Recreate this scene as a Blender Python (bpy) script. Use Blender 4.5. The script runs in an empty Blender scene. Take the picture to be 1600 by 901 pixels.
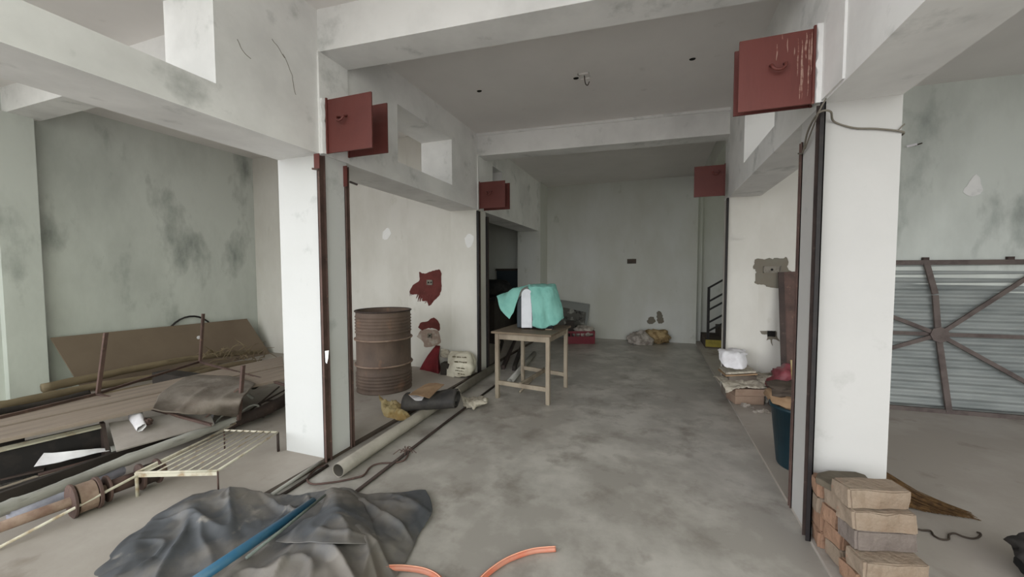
import bpy, bmesh, math, random
from mathutils import Vector, Matrix, noise
S = bpy.context.scene
C = S.collection
PI = math.pi

# ------------------------------------------------------------------ camera
CAMH = 1.35
YAW, PITCH, ROLL, FPX, CX, CY = .3328, .0466, -.0012, 591.22, 817.945, 452.143
_c, _s = math.cos(YAW), math.sin(YAW)
_F = Vector((-_s*math.cos(PITCH), _c*math.cos(PITCH), -math.sin(PITCH)))
_R0 = Vector((_c, _s, 0)); _U0 = _R0.cross(_F)
_R = math.cos(ROLL)*_R0 + math.sin(ROLL)*_U0
_U = -math.sin(ROLL)*_R0 + math.cos(ROLL)*_U0
cd = bpy.data.cameras.new('camera'); cam = bpy.data.objects.new('camera', cd); C.objects.link(cam)
cd.sensor_width = 36; cd.lens = FPX/1600*36
cd.shift_x = (800-CX)/1600; cd.shift_y = (CY-450.5)/1600
cd.clip_start = .05; cd.clip_end = 200
cam.matrix_world = Matrix(((_R.x, _U.x, -_F.x, 0), (_R.y, _U.y, -_F.y, 0), (_R.z, _U.z, -_F.z, CAMH), (0, 0, 0, 1)))
S.camera = cam

def on(px, py, ax, v):
    """world point where the sight line of a photo pixel meets the real plane axis=v"""
    d = _F + _R*((px-CX)/FPX) - _U*((py-CY)/FPX)
    ax = 'xyz'.index(ax); o = Vector((0, 0, CAMH))
    return o + d*((v-o[ax])/d[ax])
def fl(px, py, z=0.): return on(px, py, 'z', z)

# ------------------------------------------------------------------ world, light, exposure
S.view_settings.view_transform = 'Standard'; S.view_settings.look = 'None'
S.view_settings.gamma = 1; S.view_settings.use_curve_mapping = False
S.view_settings.exposure = 0.05
w = bpy.data.worlds.new('overcast_sky'); S.world = w; w.use_nodes = True
nt = w.node_tree; nt.nodes.clear()
out = nt.nodes.new('ShaderNodeOutputWorld'); bg = nt.nodes.new('ShaderNodeBackground')
tc = nt.nodes.new('ShaderNodeTexCoord'); sp = nt.nodes.new('ShaderNodeSeparateXYZ')
nt.links.new(tc.outputs['Generated'], sp.inputs[0])
r1 = nt.nodes.new('ShaderNodeValToRGB')     # height above the horizon: yard, houses and trees, sky
r1.color_ramp.elements[0].position = .487; r1.color_ramp.elements[0].color = (.42, .415, .41, 1)
r1.color_ramp.elements[1].position = .507; r1.color_ramp.elements[1].color = (.965, .985, 1., 1)
mp = nt.nodes.new('ShaderNodeMapRange'); mp.inputs['From Min'].default_value = -1; mp.inputs['From Max'].default_value = 1
nt.links.new(sp.outputs['Z'], mp.inputs['Value']); nt.links.new(mp.outputs[0], r1.inputs[0])
e3 = r1.color_ramp.elements.new(.66); e3.color = (.965, .985, 1., 1)
e4 = r1.color_ramp.elements.new(.80); e4.color = (.46, .48, .50, 1)
r2 = nt.nodes.new('ShaderNodeValToRGB')     # green trees to the right of the building
r2.color_ramp.elements[0].position = .15; r2.color_ramp.elements[0].color = (0, 0, 0, 1)
r2.color_ramp.elements[1].position = .8; r2.color_ramp.elements[1].color = (1, 1, 1, 1)
nt.links.new(sp.outputs['X'], r2.inputs[0])
mx = nt.nodes.new('ShaderNodeMix'); mx.data_type = 'RGBA'; mx.inputs['B'].default_value = (.52, .56, .44, 1)
nt.links.new(r2.outputs[0], mx.inputs['Factor']); nt.links.new(r1.outputs[0], mx.inputs['A'])
nt.links.new(mx.outputs['Result'], bg.inputs['Color']); bg.inputs['Strength'].default_value = 4.6
nt.links.new(bg.outputs[0], out.inputs[0])
sl = bpy.data.lights.new('bounce_sun', 'SUN'); sl.energy = 11.0; sl.angle = .1; sl.color = (1, .97, .95)
so = bpy.data.objects.new('bounce_sun', sl); C.objects.link(so); so.rotation_euler = (math.radians(-38), 0, math.radians(8))   # added high behind the building; the sunlit yard bounces light inside
def portal(name, loc, sx, sy, rot):
    l = bpy.data.lights.new(name, 'AREA'); l.shape = 'RECTANGLE'; l.size = sx; l.size_y = sy
    l.cycles.is_portal = True
    o = bpy.data.objects.new(name, l); C.objects.link(o); o.location = loc; o.rotation_euler = rot; return o
portal('front_opening_portal', (-1, -.6, 1.5), 10.8, 3.3, (PI/2, 0, 0))
portal('stair_window_portal', (4.28, 6.4, 1.9), 1.6, 1.3, (0, PI/2, 0))
S.cycles.max_bounces = 10; S.cycles.diffuse_bounces = 8; S.cycles.use_denoising = True

# ------------------------------------------------------------------ materials
def srgb(h):
    if isinstance(h, str):
        c = [int(h[i:i+2], 16)/255 for i in (0, 2, 4)]
    else: c = [v/255 for v in h]
    return tuple(v/12.92 if v <= .04045 else ((v+.055)/1.055)**2.4 for v in c) + (1,)
MATS = {}
def mat(name, base, rough=.8, second=None, scale=3., lo=.45, hi=.65, amt=1., third=None, scale3=12., lo3=.6, hi3=.7,
        stretch=(1, 1, 1), bump=.0, bscale=40., metal=0., detail=6., spec=.3):
    m = bpy.data.materials.new(name); m.use_nodes = True
    n = m.node_tree; b = n.nodes['Principled BSDF']
    b.inputs['Roughness'].default_value = rough; b.inputs['Metallic'].default_value = metal
    b.inputs['Specular IOR Level'].default_value = spec
    tc = n.nodes.new('ShaderNodeTexCoord'); mpn = n.nodes.new('ShaderNodeMapping')
    mpn.inputs['Scale'].default_value = stretch
    n.links.new(tc.outputs['Object'], mpn.inputs[0])
    def layer(prev, col, sc, lo, hi, amt, off=0):
        t = n.nodes.new('ShaderNodeTexNoise'); t.inputs['Scale'].default_value = sc; t.inputs['Detail'].default_value = detail
        t.inputs['Roughness'].default_value = .6
        mv = n.nodes.new('ShaderNodeMapping'); mv.inputs['Location'].default_value = (off, off*.7, off*.3)
        n.links.new(mpn.outputs[0], mv.inputs[0]); n.links.new(mv.outputs[0], t.inputs['Vector'])
        r = n.nodes.new('ShaderNodeMapRange'); r.inputs['From Min'].default_value = lo; r.inputs['From Max'].default_value = hi
        r.inputs['To Max'].default_value = amt
        n.links.new(t.outputs['Fac'], r.inputs['Value'])
        x = n.nodes.new('ShaderNodeMix'); x.data_type = 'RGBA'
        n.links.new(r.outputs[0], x.inputs['Factor'])
        if isinstance(prev, tuple): x.inputs['A'].default_value = prev
        else: n.links.new(prev, x.inputs['A'])
        x.inputs['B'].default_value = srgb(col)
        return x.outputs['Result']
    cur = srgb(base)
    if second: cur = layer(cur, second, scale, lo, hi, amt)
    if third: cur = layer(cur, third, scale3, lo3, hi3, 1, 7.3)
    if isinstance(cur, tuple): b.inputs['Base Color'].default_value = cur
    else: n.links.new(cur, b.inputs['Base Color'])
    if bump:
        t = n.nodes.new('ShaderNodeTexNoise'); t.inputs['Scale'].default_value = bscale; t.inputs['Detail'].default_value = 4
        n.links.new(mpn.outputs[0], t.inputs['Vector'])
        bp = n.nodes.new('ShaderNodeBump'); bp.inputs['Strength'].default_value = bump; bp.inputs['Distance'].default_value = .02
        n.links.new(t.outputs['Fac'], bp.inputs['Height']); n.links.new(bp.outputs[0], b.inputs['Normal'])
    MATS[name] = m
    return m
plaster_white = mat('plaster_white', (228, 227, 226), .85, (202, 201, 200), 1.6, .42, .68, .8, (150, 153, 150), 3.2, .58, .82, bump=.08, bscale=9)
plaster_column = mat('plaster_column', (200, 200, 200), .85, (196, 196, 195), 1.6, .42, .68, .8, (160, 163, 162), 4.0, .60, .80, bump=.1, bscale=9)
plaster_column_dim = mat('plaster_column_dim', (180, 178, 176), .85, (174, 172, 170), 1.6, .42, .68, .8, (160, 158, 155), 4.5, .62, .8, bump=.1, bscale=9)  # darker column plaster, the weaker light on the right column put into colour
plaster_green = mat('plaster_green', (200, 204, 199), .85, (176, 180, 175), 1.3, .42, .66, .9, (118, 124, 119), 2.2, .56, .80, (1, 1, .45), bump=.08, bscale=9)
plaster_cream = mat('plaster_cream', (203, 200, 194), .85, (186, 182, 174), 1.2, .42, .66, .9, (170, 166, 152), 4, .64, .82, (1, 1, .5), bump=.08, bscale=9)
plaster_back = mat('plaster_back', (200, 201, 197), .85, (182, 182, 172), .8, .4, .66, .9, (140, 142, 128), 3., .64, .82, (1, 1, .5), bump=.06, bscale=9)
plaster_ceil = mat('plaster_ceiling', (224, 220, 218), .9, (214, 210, 208), 1.1, .4, .7, .8, (194, 190, 187), 5, .66, .85, bump=.06, bscale=7)
concrete = mat('concrete_floor', (152, 147, 140), .38, (182, 177, 170), 2.6, .45, .64, .9, (124, 117, 109), 4.5, .52, .74, bump=.05, bscale=18, spec=.45, detail=10)
concrete_brown = mat('concrete_dusty', (158, 150, 142), .7, (176, 169, 162), 1.6, .45, .68, .8, (132, 122, 112), 3.2, .6, .76, bump=.06, bscale=22)
yard = mat('yard_ground', (158, 156, 154), .9, (132, 130, 126), .6)
red_oxide = mat('red_oxide_paint', (96, 48, 43), .55, (86, 42, 38), 5, .45, .7, .8, (110, 62, 54), 14, .68, .8, bump=.05, spec=.4)
red_scraped = mat('red_oxide_paint_scraped', (100, 50, 44), .55, (88, 44, 38), 5, .45, .7, .8, (170, 130, 116), 16, .66, .74, (2.2, 1, .35), bump=.05, spec=.4)
rust = mat('rusty_steel', (94, 74, 68), .75, (70, 56, 52), 6, .4, .7, 1, (124, 98, 84), 20, .6, .75, bump=.15, bscale=60)
rust_dark = mat('dark_rusty_steel', (66, 54, 50), .7, (46, 39, 37), 5, .4, .7, 1, (94, 80, 72), 22, .62, .75, bump=.12, bscale=60)
rust_drum = mat('rusty_drum', (106, 90, 80), .7, (78, 66, 60), 3, .4, .68, 1, (136, 104, 84), 7, .58, .78, (1, 1, .6), bump=.15, bscale=50)
black_steel = mat('black_steel', (34, 31, 32), .6, (52, 46, 44), 8, .5, .7)
wood_old = mat('old_wood', (148, 137, 121), .75, (122, 110, 96), 5, .42, .66, 1, (92, 78, 64), 12, .62, .78, (1, 1, .25), bump=.15, bscale=40)
wood_top = mat('worn_wood_top', (116, 102, 86), .75, (88, 76, 64), 5, .42, .66, 1, (140, 128, 108), 12, .62, .78, (.3, 1, 1), bump=.15)
plank_brown = mat('brown_planks', (144, 130, 118), .8, (124, 112, 102), 3, .42, .66, 1, (104, 92, 84), 7, .62, .78, (3, .3, 1), bump=.2, bscale=30)
bamboo = mat('bamboo', (124, 110, 88), .7, (94, 82, 64), 4, .42, .66, 1, (70, 62, 48), 10, .6, .78, (1, .3, 1), bump=.2)
pole_grey = mat('weathered_pole', (172, 170, 164), .8, (138, 136, 130), 6, .42, .66, 1, (92, 88, 82), 16, .6, .76, (1, .3, 1), bump=.3)
hardboard = mat('hardboard', (116, 102, 88), .8, (106, 92, 79), 2, .4, .7, .8, bump=.03)
dark_wood = mat('dark_board', (56, 50, 46), .8, (38, 34, 32), 3, .4, .7, 1, (92, 82, 74), 10, .66, .8, bump=.1)
pvc = mat('grey_pvc', (140, 134, 124), .5, (116, 110, 100), 5, .45, .7, 1, bump=.03, spec=.4)
pvc_blue = mat('blue_pvc', (40, 92, 124), .4, (70, 104, 124), 6, .5, .7, .8, spec=.5)
pvc_green = mat('pale_conduit', (120, 128, 122), .5, (92, 98, 94), 7)
orange_hose = mat('orange_hose', (184, 122, 102), .4, (190, 100, 74), 8, spec=.5)
hose_stripe = mat('hose_stripe', (238, 176, 148), .4)
tarp = mat('dusty_black_tarpaulin', (72, 74, 78), .55, (112, 106, 100), 2.2, .44, .62, 1, (136, 130, 123), 6, .6, .72, bump=.12, bscale=14, spec=.45)
rubber = mat('black_rubber', (46, 44, 44), .65, (72, 68, 64), 6, .45, .7, 1, bump=.1)
teal = mat('turquoise_cloth', (124, 178, 168), .8, (108, 162, 153), 6, .45, .65, 1, bump=.15, bscale=30)
appl_white = mat('white_plastic', (206, 208, 214), .45, (192, 194, 200), 5)
appl_dark = mat('charcoal_plastic', (44, 52, 58), .5)
cardboard = mat('cardboard', (160, 132, 104), .85, (136, 110, 86), 5, .45, .65, 1, bump=.05)
card_red = mat('printed_cardboard', (146, 124, 108), .85, (132, 108, 94), 5, .45, .65, 1, (190, 168, 150), 12, .62, .7)
paper = mat('white_paper', (222, 220, 224), .8, (196, 192, 196), 6, .45, .7)
newspaper = mat('newspaper', (178, 170, 156), .85, (152, 144, 132), 26, .48, .6, .9, (206, 200, 188), 12, .6, .7, detail=2)
yellow_paper = mat('yellow_kraft', (160, 144, 108), .8, (136, 112, 70), 9, .45, .62, 1)
red_cloth = mat('red_cloth', (120, 34, 42), .7, (86, 24, 32), 4, .42, .66, 1, bump=.1)
pink_bag = mat('faded_red_plastic', (126, 60, 68), .45, (98, 40, 48), 8, .45, .62, 1, spec=.5)
maroon = mat('maroon_plastic', (104, 28, 40), .5, (92, 18, 30), 5)
sack_white = mat('white_woven_sack', (206, 200, 184), .75, (178, 170, 152), 7, .45, .66, 1, bump=.15)
sack_grey = mat('grey_sack', (168, 160, 152), .85, (120, 112, 104), 10, .45, .62, 1, bump=.3)
sack_tan = mat('tan_sack', (168, 146, 108), .85, (124, 102, 70), 10, .45, .62, 1, bump=.3)
sack_print = mat('sack_print', (92, 84, 66), .8)
bin_teal = mat('dark_teal_plastic', (18, 46, 56), .4, (12, 34, 44), 3, spec=.5)
zinc = mat('zinc_sheet', (150, 154, 152), .5, (122, 127, 126), 4, .4, .68, 1, (150, 140, 128), 9, .66, .8, (.4, 1, 2), metal=.1)
brick_tan = mat('brick_tan', (136, 121, 106), .9, (122, 104, 88), 7, .42, .66, 1, (142, 108, 92), 9, .64, .74, bump=.4, bscale=45)
brick_red = mat('brick_orange', (142, 112, 92), .9, (126, 98, 80), 7, .42, .66, 1, (146, 128, 106), 11, .62, .74, bump=.4, bscale=45)
brick_grey = mat('brick_grey', (112, 102, 96), .9, (98, 88, 83), 7, .42, .66, 1, (140, 128, 116), 11, .62, .74, bump=.4, bscale=45)
stone_dark = mat('dark_stone', (96, 88, 76), .9, (82, 74, 64), 7, bump=.3)
broom_m = mat('broom_grass', (92, 68, 40), .85, (66, 46, 26), 30, .42, .62, 1)
cream_paint = mat('cream_paint', (190, 184, 168), .6, (150, 130, 104), 14, .5, .7, 1)
cement_patch = mat('cement_patch', (112, 105, 94), .9, (112, 108, 98), 8)
primer = mat('red_primer', (92, 42, 38), .8, (80, 36, 32), 9, .42, .7, 1, (122, 74, 66), 22, .64, .76)
switch_m = mat('switch_box_metal', (124, 118, 108), .6, (98, 92, 84), 20)
hole_m = mat('dark_recess', (24, 22, 20), .9)
rust_light = mat('rust_light', (142, 122, 108), .7, (112, 88, 76), 8, .45, .65, 1, (160, 142, 126), 14, .62, .74)
pipe_inside = mat('pipe_inside_shade', (70, 66, 60), .9)  # shade inside the pipe mouth, as a dark colour
wire_m = mat('dull_wire', (110, 104, 94), .7)
wire_d = mat('dark_wire', (62, 52, 44), .7)
olive = mat('yellow_paint', (150, 136, 58), .7, (126, 114, 52), 6)
step_m = mat('dark_cement', (84, 74, 66), .85, (66, 58, 52), 5)
black_cloth = mat('black_cloth', (26, 26, 27), .75, (52, 50, 48), 5, .5, .7)
grey_cloth = mat('dusty_grey_cloth', (116, 108, 100), .85, (94, 84, 76), 3.5, .42, .66, 1, bump=.2)
frame_grey = mat('aluminium_frame', (120, 122, 118), .5)
pic = mat('faded_print', (78, 76, 70), .6, (140, 140, 132), 7, .5, .62, 1, (44, 40, 38), 9, .56, .64, detail=2)

# ------------------------------------------------------------------ mesh helpers
class MB:
    def __init__(s): s.bm = bmesh.new()
    def quadbox(s, pts, z0, z1):
        """prism over a plan polygon"""
        a = [s.bm.verts.new((p[0], p[1], z0)) for p in pts]; b = [s.bm.verts.new((p[0], p[1], z1)) for p in pts]
        n = len(pts)
        s.bm.faces.new(a[::-1]); s.bm.faces.new(b)
        for i in range(n): s.bm.faces.new((a[i], a[(i+1) % n], b[(i+1) % n], b[i]))
        return s
    def box(s, x0, x1, y0, y1, z0, z1): return s.quadbox([(x0, y0), (x1, y0), (x1, y1), (x0, y1)], z0, z1)
    def hexa(s, P):
        """8 points: bottom ring then top ring"""
        v = [s.bm.verts.new(p) for p in P]
        for f in ((3, 2, 1, 0), (4, 5, 6, 7), (0, 1, 5, 4), (1, 2, 6, 5), (2, 3, 7, 6), (3, 0, 4, 7)):
            s.bm.faces.new([v[i] for i in f])
        return s
    def obox(s, c, u, v, w_, du, dv, dw):
        c = Vector(c); u = Vector(u).normalized()*du/2; v = Vector(v).normalized()*dv/2; w_ = Vector(w_).normalized()*dw/2
        return s.hexa([c-u-v-w_, c+u-v-w_, c+u+v-w_, c-u+v-w_, c-u-v+w_, c+u-v+w_, c+u+v+w_, c-u+v+w_])
    def bar(s, a, b, w_, h, up=(0, 0, 1)):
        a = Vector(a); b = Vector(b); d = b-a; up = Vector(up)
        sd = d.cross(up)
        if sd.length < 1e-6: sd = d.cross(Vector((1, 0, 0)))
        sd.normalize(); u2 = sd.cross(d).normalized()
        return s.obox((a+b)/2, d, sd, u2, d.length, w_, h)
    def tube(s, pts, r, n=10, cap=True, wob=0.):
        pts = [Vector(p) for p in pts]; rs = r if isinstance(r, (list, tuple)) else [r]*len(pts)
        rings = []; N = None
        for i, p in enumerate(pts):
            t = (pts[min(i+1, len(pts)-1)]-pts[max(i-1, 0)]).normalized()
            if N is None:
                N = t.orthogonal().normalized()
            N = (N-t*N.dot(t)).normalized(); B = t.cross(N)
            rr = rs[i]
            rings.append([s.bm.verts.new(p+(N*math.cos(2*PI*k/n)+B*math.sin(2*PI*k/n))*(rr*(1+wob*noise.noise(p*9+Vector((k, 0, 0)))))) for k in range(n)])
        for i in range(len(rings)-1):
            for k in range(n): s.bm.faces.new((rings[i][k], rings[i][(k+1) % n], rings[i+1][(k+1) % n], rings[i+1][k]))
        if cap: s.bm.faces.new(rings[0][::-1]); s.bm.faces.new(rings[-1])
        return s
    def hollow(s, a, b, r, t=.004, n=28):
        a = Vector(a); b = Vector(b); d = (b-a).normalized(); N = d.orthogonal().normalized(); B = d.cross(N)
        R = []
        for p, rr in ((a, r), (b, r), (b, r-t), (a, r-t)):
            R.append([s.bm.verts.new(p+(N*math.cos(2*PI*k/n)+B*math.sin(2*PI*k/n))*rr) for k in range(n)])
        for i in range(4):
            for k in range(n): s.bm.faces.new((R[i][k], R[i][(k+1) % n], R[(i+1) % 4][(k+1) % n], R[(i+1) % 4][k]))
        return s
    def lathe(s, c, prof, n=40, cap0=True, cap1=False, scale=(1, 1)):
        c = Vector(c); R = [[s.bm.verts.new(c+Vector((r*math.cos(2*PI*k/n)*scale[0], r*math.sin(2*PI*k/n)*scale[1], z))) for k in range(n)] for r, z in prof]
        for i in range(len(R)-1):
            for k in range(n): s.bm.faces.new((R[i][k], R[i][(k+1) % n], R[i+1][(k+1) % n], R[i+1][k]))
        if cap0: s.bm.faces.new(R[0][::-1])
        if cap1: s.bm.faces.new(R[-1])
        return s
    def grid(s, rows):
        V = [[s.bm.verts.new(p) for p in r] for r in rows]
        for i in range(len(V)-1):
            for j in range(len(V[0])-1): s.bm.faces.new((V[i][j], V[i][j+1], V[i+1][j+1], V[i+1][j]))
        return s
    def sheet(s, ctrl, nu=24, nv=24, wr=.0, wf=6., seed=0, zmin=None, crease=None):
        """smooth surface through a control grid, crumpled by noise"""
        def cat(p, t):
            n = len(p)-1; x = t*n; i = min(int(x), n-1); u = x-i
            a, b, c_, d = p[max(i-1, 0)], p[i], p[i+1], p[min(i+2, n)]
            return .5*((2*b)+(c_-a)*u+(2*a-5*b+4*c_-d)*u*u+(3*b-a-3*c_+d)*u**3)
        ctrl = [[Vector(p) for p in r] for r in ctrl]
        rows = []
        for i in range(nu+1):
            col = [cat([r[k] for r in ctrl], i/nu) for k in range(len(ctrl[0]))]
            row = []
            for j in range(nv+1):
                p = cat(col, j/nv)
                if wr:
                    q = p*wf+Vector((seed, seed*1.7, 0))
                    p = p+noise.noise_vector(q)*wr+Vector((0, 0, abs(noise.noise(q*1.9))*wr*1.2))+noise.noise_vector(q*3.1)*wr*.3
                if crease:
                    A_c, fx, fy, ang = crease
                    u_ = p.x*math.cos(ang)+p.y*math.sin(ang); v_ = -p.x*math.sin(ang)+p.y*math.cos(ang)
                    n1 = noise.noise(Vector((u_*fx, v_*fy, seed))); n2 = noise.noise(Vector((u_*fx*.8+9, v_*fy*2.4, seed+4)))
                    edge = min(1., 6*min(i/nu, 1-i/nu, j/nv+.08, 1-j/nv+.02))
                    p = p+Vector((0, 0, edge*A_c*(max(0, 1-abs(n1)*3.2)**2+.55*max(0, 1-abs(n2)*4)**2)))
                if zmin is not None and p.z < zmin: p.z = zmin
                row.append(p)
            rows.append(row)
        return s.grid(rows)
    def lump(s, c, size, seed=0, amp=.12, freq=2.2, e=.75, flat=True, n=28):
        """soft bag: superellipsoid crumpled by noise, flat underneath"""
        c = Vector(c); rows = []
        def sg(v, p): return math.copysign(abs(v)**p, v)
        for i in range(n//2+1):
            th = -PI/2+PI*i/(n//2); row = []
            for j in range(n):
                ph = 2*PI*j/n
                d = Vector((sg(math.cos(th), e)*sg(math.cos(ph), e), sg(math.cos(th), e)*sg(math.sin(ph), e), sg(math.sin(th), e)))
                k = 1+amp*noise.noise(d*freq+Vector((seed, 0, 0)))*2+amp*.6*noise.noise(d*freq*2.7+Vector((0, seed, 0)))
                p = Vector((d.x*size[0]/2, d.y*size[1]/2, d.z*size[2]/2))*k
                if flat: p.z = max(p.z, -size[2]*.44)
                row.append(c+p+Vector((0, 0, size[2]*.44)))
            rows.append(row)
        V = [[s.bm.verts.new(p) for p in r] for r in rows]
        for i in range(len(V)-1):
            for j in range(n): s.bm.faces.new((V[i][j], V[i][(j+1) % n], V[i+1][(j+1) % n], V[i+1][j]))
        return s
    def build(s, name, m, parent=None, smooth=False, bevel=0., solid=0., sub=0, mods=None):
        bm = s.bm
        if smooth == 'weld' or smooth: bmesh.ops.remove_doubles(bm, verts=bm.verts, dist=1e-5)
        bmesh.ops.recalc_face_normals(bm, faces=bm.faces)
        me = bpy.data.meshes.new(name)
        if parent is not None: o0 = parent_world(parent)
        else:
            xs = [v.co for v in bm.verts]
            o0 = Vector(((min(v.x for v in xs)+max(v.x for v in xs))/2, (min(v.y for v in xs)+max(v.y for v in xs))/2, min(v.z for v in xs)))
        for v in bm.verts: v.co -= o0
        if smooth:
            for f in bm.faces: f.smooth = True
        bm.to_mesh(me); bm.free()
        o = bpy.data.objects.new(name, me); C.objects.link(o); me.materials.append(m)
        if parent is not None: o.parent = parent
        else: o.location = o0
        if solid:
            md = o.modifiers.new('thickness', 'SOLIDIFY'); md.thickness = solid; md.offset = 1
        if bevel:
            md = o.modifiers.new('bevel', 'BEVEL'); md.width = bevel; md.segments = 2; md.limit_method = 'ANGLE'; md.angle_limit = .6
        if sub:
            md = o.modifiers.new('subdivision', 'SUBSURF'); md.levels = sub; md.render_levels = sub
        return o
def parent_world(p):
    v = Vector((0, 0, 0))
    while p is not None: v = v+Vector(p.location); p = p.parent
    return v
def struct(o): o['kind'] = 'structure'; return o
def tag(o, label, cat, group=None):
    o['label'] = label; o['category'] = cat
    if group: o['group'] = group
    return o
def thing(name, label, cat, loc, group=None):
    o = bpy.data.objects.new(name, None); C.objects.link(o); o.location = loc; o.empty_display_size = .1
    return tag(o, label, cat, group)
def smooth_path(pts, k=6):
    pts = [Vector(p) for p in pts]; r = []
    for i in range(len(pts)-1):
        a, b, c_, d = pts[max(i-1, 0)], pts[i], pts[i+1], pts[min(i+2, len(pts)-1)]
        for j in range(k):
            u = j/k; r.append(.5*((2*b)+(c_-a)*u+(2*a-5*b+4*c_-d)*u*u+(3*b-a-3*c_+d)*u**3))
    return r+[pts[-1]]
def ragged(c, u, v, ru, rv, seed, n=40, amp=.35):
    """irregular flat blob on a plane (u, v in plane)"""
    c = Vector(c); u = Vector(u); v = Vector(v); P = []
    for i in range(n):
        a = 2*PI*i/n; k = 1+amp*noise.noise(Vector((math.cos(a)*2.2, math.sin(a)*2.2, seed)))+amp*.5*noise.noise(Vector((math.cos(a)*7, math.sin(a)*7, seed+5)))
        P.append(c+u*(math.cos(a)*ru*k)+v*(math.sin(a)*rv*k))
    return P
def patch(name, P, nrm, m, parent, t=.003):
    b = MB(); n = Vector(nrm)*t
    A = [b.bm.verts.new(p) for p in P]; B = [b.bm.verts.new(p+n) for p in P]
    b.bm.faces.new(B); b.bm.faces.new(A[::-1])
    for i in range(len(P)): b.bm.faces.new((A[i], A[(i+1) % len(P)], B[(i+1) % len(P)], B[i]))
    return b.build(name, m, parent)

# ------------------------------------------------------------------ the building
XW, XL0, XL1, XR0, XR1, XE = -6.3, -2.58, -2.18, .753, 1.062, 4.3
ZL, ZB, ZC, ZCL = 2.158, 2.842, 3.12, 3.22
YF, YB, YBR = -.4, 7.72, 8.1
DZ = .02
F = [ (2.04, 2.27), (4.49, 4.73) ]        # left column rows (front, rear)
G = [ (2.235, 2.50), (4.68, 4.92) ]       # right column rows
struct(MB().quadbox([(XL0+.4, YF), (XR0, YF), (XR0, YBR), (XL1, YBR)], -.12, 0).build('floor', concrete))
struct(MB().box(XW, XL1, YF, YB, -.12, DZ).build('floor_left', concrete_brown))
struct(MB().box(XR0, XE, YF, YBR, -.12, DZ).build('floor_right', concrete_brown))
struct(MB().box(-30, 30, -40, YF-.01, -.22, -.1).build('ground', yard))
struct(MB().box(XL0, XR1, YF, YBR+.2, ZC, ZC+.15).build('ceiling', plaster_ceil))
struct(MB().box(XW-.2, XL0, YF, YB+.2, ZCL, ZCL+.15).build('ceiling_left', plaster_ceil))
struct(MB().box(XR1, XE+.2, YF, YBR+.2, ZC, ZC+.15).build('ceiling_right', plaster_ceil))
# outer walls
wl = struct(MB().box(XW-.2, XW, YF, YB+.2, -.1, ZCL).build('wall_left', plaster_green))
struct(MB().box(XW-.2, XR0, YB, YB+.2, -.1, ZCL).build('wall_back', plaster_back))
struct(MB().box(XR0, XE+.2, YBR, YBR+.2, -.1, ZC).build('wall_back_right', plaster_back))
struct(MB().box(XR0-.0, XR0+.1, YB+.2, YBR, -.1, ZC).build('wall_back_return', plaster_back))
# right wall with the stair window opening
b = MB(); b.box(XE, XE+.2, YF, 5.6, -.1, ZC); b.box(XE, XE+.2, 7.2, YBR+.2, -.1, ZC); b.box(XE, XE+.2, 5.6, 7.2, -.1, 1.25); b.box(XE, XE+.2, 5.6, 7.2, 2.55, ZC)
struct(b.build('wall_right', plaster_green))
# wall pilaster in the left bay and the beam from it
struct(MB().box(XW, -6.21, 1.89, 2.16, DZ, 2.97).build('column_left_wall', plaster_green))
struct(MB().box(XW, XL0, 1.98, 2.22, 2.97, ZCL).build('beam_left_bay', plaster_white))
# transverse walls at the second row
wm = struct(MB().box(XW, -3.27, 4.53, 4.73, DZ, ZCL).build('wall_left_bay', plaster_cream))
wp = struct(MB().box(-3.27, XL0, 4.49, 4.73, DZ, ZCL).build('wall_left_pier', plaster_cream))
wr = struct(MB().quadbox([(XR1, 4.68), (1.75, 4.70), (1.75, 4.92), (XR1, 4.92)], DZ, ZC).build('wall_right_pier', plaster_cream))
struct(MB().quadbox([(1.75, 4.71), (XE, 4.80), (XE, 5.0), (1.75, 4.92)], DZ, ZC).build('wall_right_bay', plaster_green))
# long walls over the column rows, with high openings
def long_wall(name, x0, x1, y0, y1, zt, opens, m, zb=None, yend=None):
    b = MB(); z0 = ZL
    b.box(x0, x1, y0, y1, z0, 2.335); b.box(x0, x1, y0, y1, ZB, zt)
    ys = [y0]+[v for o in opens for v in o]+[y1]
    for i in range(0, len(ys), 2):
        if ys[i+1]-ys[i] > .01: b.box(x0, x1, ys[i], ys[i+1], 2.335, ZB)
    return struct(b.build(name, m))
lw = long_wall('wall_over_left_columns', XL0, XL1, YF, 7.22, ZCL, [(.02, 1.39), (2.88, 3.835), (4.98, 5.32)], plaster_white)
lr = long_wall('wall_over_right_columns', XR0, XR1, YF, 4.92, ZC, [(-.3, 1.2), (3.02, 3.95)], plaster_white)
struct(MB().box(XR0+.02, XR1, 4.92, YBR, 2.86, ZC).build('beam_right_back', plaster_back))
struct(MB().box(-2.62, -2.14, 7.22, YB, DZ, ZC).build('column_back', plaster_back))
# columns
struct(MB().box(XL0, XL1, *F[0], DZ, ZL).build('column_left_front', plaster_column))
struct(MB().box(XL0, XL1, *F[1], DZ, ZL).build('column_left_rear', plaster_cream))
struct(MB().box(XR0, XR1, *G[0], DZ, ZL).build('column_right_front', plaster_column_dim))
struct(MB().box(XR0, XR1, *G[1], DZ, ZL).build('column_right_rear', plaster_cream))
# slim plaster strips where the columns run up past the long walls
b = MB(); b.box(XR0-.010, XR0, 2.0, 2.225, ZL+.01, ZC); struct(b.build('trim_1', plaster_white))
b = MB(); b.box(XL1, XL1+.014, 2.03, 2.29, ZL, ZB); b.box(XL1, XL1+.014, 4.48, 4.74, ZL, ZB); struct(b.build('trim_2', plaster_white))
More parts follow.
